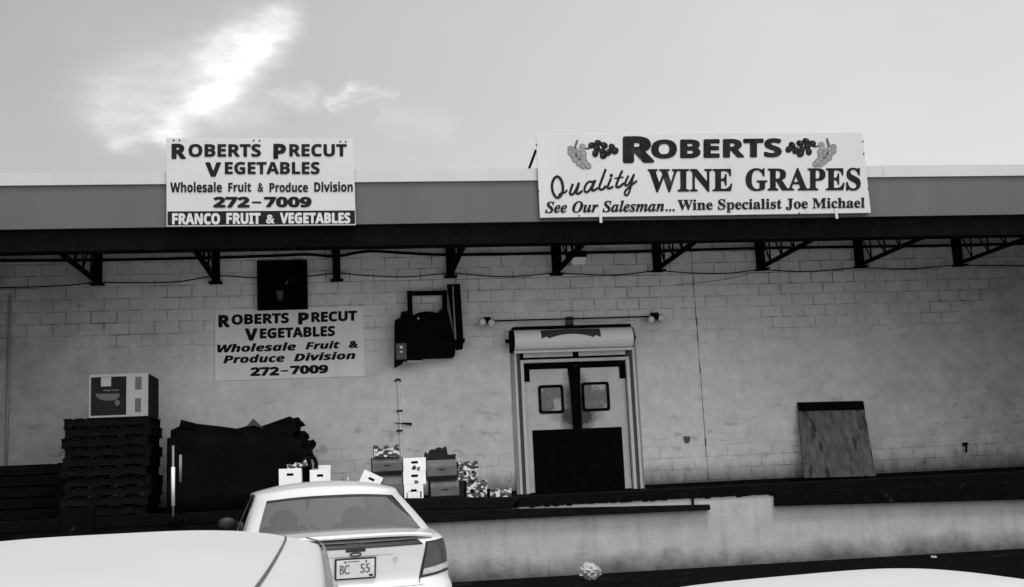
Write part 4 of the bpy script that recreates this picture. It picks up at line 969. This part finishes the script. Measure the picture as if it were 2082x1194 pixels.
def car(name, label, loc, yaw, P):
    PNT = M[P.get('paint', 'car')]
    root = thing(name, label, 'car', loc, 'white parked cars'); root.rotation_euler.z = yaw
    L, HW, zb = P['L'], P['W'], .20; zt_ = P['ztop']; rear = P['rear']; kz = P.get('kz', 1)
    sideI = [(0, .11), (.08, .05), (.2, .015), (.35, 0), (.5, 0), (.62, .008), (.70, .02), (.80, .03), (.90, .045), (.96, .06), (1, .085)]
    frontI = [(0, .12), (.1, .03), (.3, 0), (.5, .02), (.7, .08), (.9, .18), (1, .28)]
    def bp(s, t):
        x, y = plan(s, HW - lin(sideI, t), lin(rear, t), L - lin(frontI, t), .26, .12, .10)
        return Vector((x, y, zb + t * (interp(zt_, y) - zb)))
    TL = [0, .04, .08, .14, .2, .28, .35, .42, .46, .5, .54, .58, .62, .66, .70, .75, .80, .85, .90, .93, .96, .98, 1]
    rows = [[bp(s, t) for s in SV] for t in TL]
    yc = L / 2
    for q in (.06, .14, .25, .4, .6, .8, .97):
        row = []
        for s in SV:
            b0 = bp(s, 1); x = b0.x * (1 - q); y = yc + (b0.y - yc) * (1 - q * .55); row.append(Vector((x, y, interp(zt_, y) + .03 * (1 - (1 - q) ** 2))))
        rows.append(row)
    rows = [[*r, r[0]] for r in rows]
    mb = MB().grid(rows); mb.grid([[Vector((p.x * k, yc + (p.y - yc) * k, zb)) for p in rows[0]] for k in (1, .5, .02)])
    body = mb.build('body', PNT, root, smooth=True, local=True, merge=True)
    # greenhouse
    Wg, Wr, yrb, yfb, yrt, yft, zr = P['Wg'], P['Wr'], P['yrb'], P['yfb'], P['yrt'], P['yft'], P['zr']
    cym, chl = (yrt + yft) / 2, (yft - yrt) / 2
    def roofz(x, y):
        yy = min(1.15, abs(y - cym) / chl); xx = min(1, abs(x) / Wr)
        return zr + P['crown'] * (1 - xx ** P.get('cexp', 2.4)) - P.get('droop', .05) * yy ** P.get('dexp', 3)
    def gp(s, t):
        k = min(t, 1); tt = k ** 1.15
        w_ = Wg + (Wr - Wg) * tt; y0 = yrb + (yrt - yrb) * k; y1 = yfb + (yft - yfb) * k
        x, y = plan(s, w_, y0, y1, .16 + .06 * k, .10, .04)
        if t > 1:
            q = t - 1; x *= 1 - q; y = cym + (y - cym) * (1 - q * .9); return Vector((x, y, roofz(x, y)))
        zb_ = interp(zt_, yrb + (y - y0) / (y1 - y0) * (yfb - yrb)) - .01
        xt, yt = plan(s, Wr, yrt, yft, .22, .10, .04); zt2 = roofz(xt, yt)
        return Vector((x, y, zb_ + (zt2 - zb_) * (k if k < .86 else .86 + .14 * math.sin((k - .86) / .14 * PI / 2))))
    GT_ = [0, .03, .06, .09, .12, .18, .26, .34, .42, .5, .58, .66, .74, .80, .84, .87, .90, .93, .95, .97, .985, 1, 1.03, 1.07, 1.12, 1.2, 1.32, 1.5, 1.75, 2.0]
    wins = P['wins']                           # (s0, s1, t0, t1)
    G = [[gp(s, t) for s in SV] + [gp(SV[0], t)] for t in GT_]
    S2 = SV + [7.0]
    bodyf, trimf, glassf = [], [], {i: [] for i in range(len(wins))}
    nc = NS + 1
    for i in range(len(GT_) - 1):
        for j in range(NS):
            sm, tm = (S2[j] + S2[j + 1]) / 2, (GT_[i] + GT_[i + 1]) / 2; f_ = (i * nc + j, i * nc + j + 1, (i + 1) * nc + j + 1, (i + 1) * nc + j); done = False
            for k, (a, b_, c_, d_) in enumerate(wins):
                if a < sm < b_ and c_ < tm < d_:
                    e = .045 if (int(math.floor((sm + 1) / 2)) % 2 == 0) else .025
                    if sm - a < e or b_ - sm < e or tm - c_ < .035 or d_ - tm < .035: trimf.append(f_)
                    else: glassf[k].append(f_)
                    done = True; break
            if not done: bodyf.append(f_)
    verts = [p for r in G for p in r]
    def sub(faces, nm, m, off=0):
        use = sorted({i for f_ in faces for i in f_}); mp_ = {q: i for i, q in enumerate(use)}
        q = MB(); q.add([verts[i] for i in use], [tuple(mp_[i] for i in f_) for f_ in faces]); return q.build(nm, m, root, smooth=True, local=True, merge=True)
    sub(bodyf, 'roof', PNT); sub(trimf, 'window_seal', M['plastic'])
    for k in glassf: sub(glassf[k], P['winnames'][k], M['car_glass'])
    def patch(c4, off, nm, m, nu=10, nv=8, fn=bp, par=None):
        """quad in (s, t) laid on the surface; corners: inner-bottom, outer-bottom, outer-top, inner-top"""
        q = MB(); rws = []
        for jv in range(nv + 1):
            v = jv / nv; row = []
            for iu in range(nu + 1):
                u = iu / nu
                s = (1 - v) * ((1 - u) * c4[0][0] + u * c4[1][0]) + v * ((1 - u) * c4[3][0] + u * c4[2][0]); t = (1 - v) * ((1 - u) * c4[0][1] + u * c4[1][1]) + v * ((1 - u) * c4[3][1] + u * c4[2][1])
                p0 = fn(s, t); ds = fn(s + .01, t) - fn(s - .01, t); dt = fn(s, min(1 if fn is bp else 1.9, t + .01)) - fn(s, t - .01); nn_ = ds.cross(dt)
                if nn_.length < 1e-9: nn_ = Vector((0, 0, 1))
                row.append(p0 + nn_.normalized() * off)
            rws.append(row)
        return q.grid(rws).build(nm, m, par or root, smooth=True, local=True)
    # lamps
    for sg in (1, -1):
        c4 = [(.72 * sg, .585), (1.105 * sg, .625), (1.04 * sg, .945), (.83 * sg, .94)]
        patch([(.69 * sg, .565), (1.115 * sg, .605), (1.05 * sg, .955), (.815 * sg, .955)], .004 * 1, 'lamp_gasket', M['plastic'])
        lmp = patch(c4, .009, 'tail_lamp', M['lens'])
        patch([(.735 * sg, .60), (1.09 * sg, .64), (1.08 * sg, .70), (.755 * sg, .665)], .012, 'reverse_lens', M['lens_clear'], par=lmp)
        fs_ = 4 - sg if False else None
    for a, b_ in ((3.15, 3.5), (4.5, 4.85)): patch([(a, .55), (b_, .55), (b_, .85), (a, .85)], .006, 'headlight', M['lens_clear'])
    patch([(3.6, .5), (4.4, .5), (4.4, .75), (3.6, .75)], .005, 'grille', M['plastic'])
    # shut lines and mouldings
    for sg in (1, -1):
        b0 = 2 if sg > 0 else 6
        for k in (-.35, .05, .42):
            kk = k if sg > 0 else -k
            patch([(b0 + kk - .003, .12), (b0 + kk + .003, .12), (b0 + kk + .003, .97), (b0 + kk - .003, .97)], .0015, 'door_gap', M['plastic'], 1, 20)
        patch([(b0 - .85, .50), (b0 + .8, .50), (b0 + .8, .525), (b0 - .85, .525)], .006, 'side_moulding', PNT, 40, 2)
        for k in (-.28, .12):
            kk = k if sg > 0 else -k; p0 = bp(b0 + kk, .80); MB().box(p0 + Vector((.012 * sg, 0, 0)), (.03, .16, .03)).build('door_handle', PNT, root, local=True, bevel=.008)
    # wheels with arches
    for y in P['axles']:
        for sg in (1, -1):
            x = sg * (HW - .085)
            arch = MB(); arch.tube([(sg * (HW - .30), y, .31), (sg * (HW + .004 if False else HW - .006), y, .31)], .37, 28); arch.build('wheel_arch', M['plastic'], root, local=True)
            wv = MB(); wv.tube([(x - .10 * sg, y, .31), (x - .085 * sg, y, .31), (x + .085 * sg, y, .31), (x + .10 * sg, y, .31)], .31, 28)
            ty = wv.build('wheel', M['tyre'], root, local=True, bevel=.02)
            rm = MB(); rm.tube([(x + .08 * sg, y, .31), (x + .108 * sg, y, .31)], .20, 20)
            rm.build('rim', M['alloy'], ty, local=True, bevel=.01)
    # interior
    zs = interp(zt_, 2.2); it = MB()
    it.span((-HW + .2, yrb + .25, .35), (HW - .2, yfb - .2, .45)); it.build('cabin_floor', M['plastic'], root, local=True)
    MB().span((-Wr - .05, yfb - .45, .5), (Wr + .05, yfb - .12, zs + .0)).build('dashboard', M['plastic'], root, local=True, bevel=.03)
    yrs = yrt - .15 if P.get('shelf', True) else yrt + 1.0
    if P.get('shelf', True): MB().span((-Wg + .06, yrb + .02, interp(zt_, yrb + .2) - .05), (Wg - .06, yrs, interp(zt_, yrb + .2) - .02)).build('parcel_shelf', M['seat'], root, local=True)
    MB().span((-Wr, yrs, .45), (Wr, yrs + .14, zs + .06)).build('rear_seat', M['seat'], root, local=True, bevel=.05)
    for sg in (1, -1):
        st = MB(); yy = yrs + 1.0
        st.box((.36 * sg, yy, .745 * kz), (.46, .14, .60), Matrix.Rotation(.12, 3, 'X')); st.span((.36 * sg - .23, yy + .05, .42), (.36 * sg + .23, yy + .55, .56))
        sb = st.each('front_seat', M['seat'], root, local=True, bevel=.05)[0]
        MB().ball((.36 * sg, yy - .06, 1.085 * kz), .14, (1, .45, .85), 14).build('headrest', M['seat'], sb, local=True, smooth=True)
    # mirrors
    for sg in (1, -1):
        mr = MB(); mr.ball((sg * (HW - .03), yfb - .62, zs + .12), .085, (1.1, .5, .75), 14); mr.build('door_mirror', PNT if P.get('white_mirror') else M['plastic'], root, local=True, smooth=True)
    # rear number plate
    pc = bp(0, P['plate_t']); a2 = bp(0, P['plate_t'] + .05) - bp(0, P['plate_t'] - .05); tilt = math.atan2(a2.y, a2.z)
    R = Matrix.Rotation(-tilt, 3, 'X')
    pm = MB().box(pc + Vector((0, -.012, 0)), (.335, .012, .178), R).build('plate_surround', M['plastic'], root, local=True, bevel=.006)
    pp = MB().box(pc + Vector((0, -.021, 0)), (.305, .004, .150), R).build('number_plate', M['plate'], root, local=True, bevel=.003)
    if P.get('sedan'):
        cN = pc + Vector((0, -.0245, 0))
        def plate_text(t, x0, x1, z0, z1):
            vs, fs2 = glyphs(t, 'plain'); a, b_ = min(v.x for v in vs), max(v.x for v in vs); c_, d_ = min(v.y for v in vs), max(v.y for v in vs); q = MB()
            for k, ox in enumerate((0, .006, -.006)): q.add([cN + R @ Vector((x0 + (v.x - a) / (b_ - a) * (x1 - x0) + ox * .4, -.0003 * k, z0 + (v.y - c_) / (d_ - c_) * (z1 - z0))) for v in vs], fs2)
            return q
        plate_text('BC', -.125, -.05, -.042, .035).build('plate_lettering', M['plate_text'], pp, local=True)
        plate_text('55', .04, .115, -.038, .038).build('plate_lettering', M['plate_text'], pp, local=True)
        sq = MB()
        for x in (-.085, .085): sq.tube([cN + R @ Vector((x, 0, .058)), cN + R @ Vector((x, -.004, .058))], .008, 8)
        sq.box(cN + R @ Vector((.125, 0, -.06)), (.03, .001, .018), R); sq.box(cN + R @ Vector((-.02, -.0005, .06)), (.10, .001, .005), R)
        sq.build('plate_bolt', M['letter'], pp, local=True)
        # trunk lid: spoiler lip, shadow gap lamp, badge, lock, panel lines
        sp_ = MB(); sec = [(.06, .012), (-.045, .016), (-.055, .034), (-.03, .05), (.06, .052), (.22, .02), (.22, .0)]; rws = []
        for i in range(17):
            s = -1 + 2 * i / 16; x = s * .66; base_ = bp(s * .86, 1); zz = interp(zt_, .28) - .005 - .03 * abs(s) ** 4; yb = base_.y - .03 + .05 * abs(s) ** 4
            rws.append([Vector((x, yb + y, zz + z)) for y, z in sec] + [Vector((x, yb + sec[0][0], zz + sec[0][1]))])
        spl = sp_.grid(rws).build('trunk_spoiler', PNT, root, local=True, bevel=.004)
        patch([(-.78, .93), (.78, .93), (.74, .985), (-.74, .985)], .003, 'trunk_shadow_strip', M['plastic'], 24, 2)
        patch([(-.11, .90), (.11, .90), (.11, .975), (-.11, .975)], .006, 'brake_lamp', M['plastic'], 4, 2)
        bz = bp(0, P['badge_t']); eb = MB(); eb.tube([bz + Vector((.0, .01, 0)), bz + Vector((0, -.008, 0))], .05, 20)
        for i_, v in enumerate(eb.v): eb.v[i_] = Vector((v.x * 1.0, v.y, bz.z + (v.z - bz.z) * .42))
        eb.build('badge', M['dark_print'], root, local=True)
        eb2 = MB(); eb2.box(bz + Vector((0, -.011, 0)), (.05, .004, .010)); eb2.build('badge_script', M['chrome'], root, local=True)
        lk = bp(.44, P['badge_t'] - .075); MB().tube([lk + Vector((0, .01, 0)), lk + Vector((0, -.006, 0))], .02, 14).build('trunk_lock', M['chrome'], root, local=True)
        for c4 in ([(-.5, .845), (.42, .845), (.42, .85), (-.5, .85)], [(-.72, .50), (.72, .50), (.72, .508), (-.72, .508)], [(.68, .51), (.69, .51), (.82, .93), (.81, .93)], [(-.69, .51), (-.68, .51), (-.81, .93), (-.82, .93)]):
            patch(c4, .0015, 'panel_line', M['grey_metal'] if c4[0][1] > .8 else M['plastic'], 14, 6)
    if P.get('gutter'):
        for sg in (1, -1):
            b0 = 2 if sg > 0 else 6; a0, a1 = (-.97, .97) if sg > 0 else (.97, -.97)
            patch([(b0 + a0, 1.14), (b0 + a1, 1.14), (b0 + a1, 1.149), (b0 + a0, 1.149)], .002, 'roof_gutter', M['trim_dark'], 60, 2, fn=gp)
            patch([(b0 + a0, .955), (b0 + a1, .955), (b0 + a1, .985), (b0 + a0, .985)], .012, 'drip_rail', M['grey_metal'], 60, 2, fn=gp)
    return root

sed = dict(L=4.95, W=.915, ztop=[(0, .955), (.35, .975), (1.0, 1.0), (2.4, .96), (3.7, .98), (4.3, .90), (4.95, .70)],
           rear=[(0, .14), (.08, .05), (.2, .0), (.44, 0), (.49, .04), (.52, .115), (.60, .125), (.80, .085), (.93, .05), (.97, .055), (1, .13)],
           Wg=.845, Wr=.665, yrb=.80, yfb=3.75, yrt=1.66, yft=2.95, zr=1.385, crown=.085, droop=.05, plate_t=.72, badge_t=.87, sedan=True, axles=(1.08, 3.85), kz=1.0,
           wins=[(-.955, .955, .02, .80), (1.30, 1.96, .05, .93), (2.02, 2.74, .05, .93), (3.10, 4.90, .02, .93), (5.26, 5.98, .05, .93), (6.04, 6.70, .05, .93)],
           winnames=['rear_window', 'side_window', 'side_window', 'windshield', 'side_window', 'side_window'])
car('parked_sedan', 'white sedan seen from behind, parked facing the dock with its number plate showing', (-.01, -10.05, 0.0), math.radians(8.5), sed)
wag = dict(paint='car_matt', L=5.05, W=.85, ztop=[(0, 1.0), (.5, 1.0), (2.4, .94), (3.8, .97), (4.5, .88), (5.05, .70)],
           rear=[(0, .12), (.08, .04), (.2, 0), (.44, 0), (.5, .04), (.62, .06), (1, .10)],
           Wg=.78, Wr=.60, yrb=.10, yfb=3.95, yrt=.32, yft=3.30, zr=1.39, crown=.065, droop=.035, dexp=4, plate_t=.70, badge_t=.85, gutter=True, cexp=3.6, shelf=False, axles=(.95, 3.95), white_mirror=True,
           wins=[(-.86, .86, .05, .93), (1.12, 1.50, .05, .93), (1.55, 2.02, .05, .93), (2.08, 2.70, .05, .93), (3.10, 4.90, .03, .93), (5.30, 5.92, .05, .93), (5.98, 6.45, .05, .93), (6.50, 6.88, .05, .93)],
           winnames=['rear_window'] + ['side_window'] * 3 + ['windshield'] + ['side_window'] * 3)
car('parked_wagon', 'nearest white car at lower left, only its broad smooth roof in view', (-.615, -18.80, -.15), math.radians(2.0), wag)
cpe = dict(paint='car_matt', cexp=4, L=4.3, W=.80, ztop=[(0, .86), (.8, .90), (2.2, .82), (3.2, .84), (3.8, .76), (4.3, .60)],
           rear=[(0, .12), (.08, .04), (.2, 0), (.44, 0), (.5, .04), (.62, .08), (1, .16)],
           Wg=.68, Wr=.50, yrb=.62, yfb=3.3, yrt=1.35, yft=2.45, zr=1.203, crown=.035, droop=.03, kz=.80, plate_t=.70, badge_t=.85, shelf=True, axles=(.85, 3.4), white_mirror=True,
           wins=[(-.88, .88, .04, .93), (1.30, 1.80, .05, .93), (1.86, 2.74, .05, .93), (3.10, 4.90, .03, .93), (5.26, 6.14, .05, .93), (6.20, 6.70, .05, .93)],
           winnames=['rear_window', 'side_window', 'side_window', 'windshield', 'side_window', 'side_window'])
cp_ = car('parked_coupe', 'low white car at lower right, only the edge of its roof in view', (1.36, -18.4, -.15), math.radians(1.0), cpe)
cp_.rotation_euler.y = math.radians(-1.4)      # stands on the fall of the yard
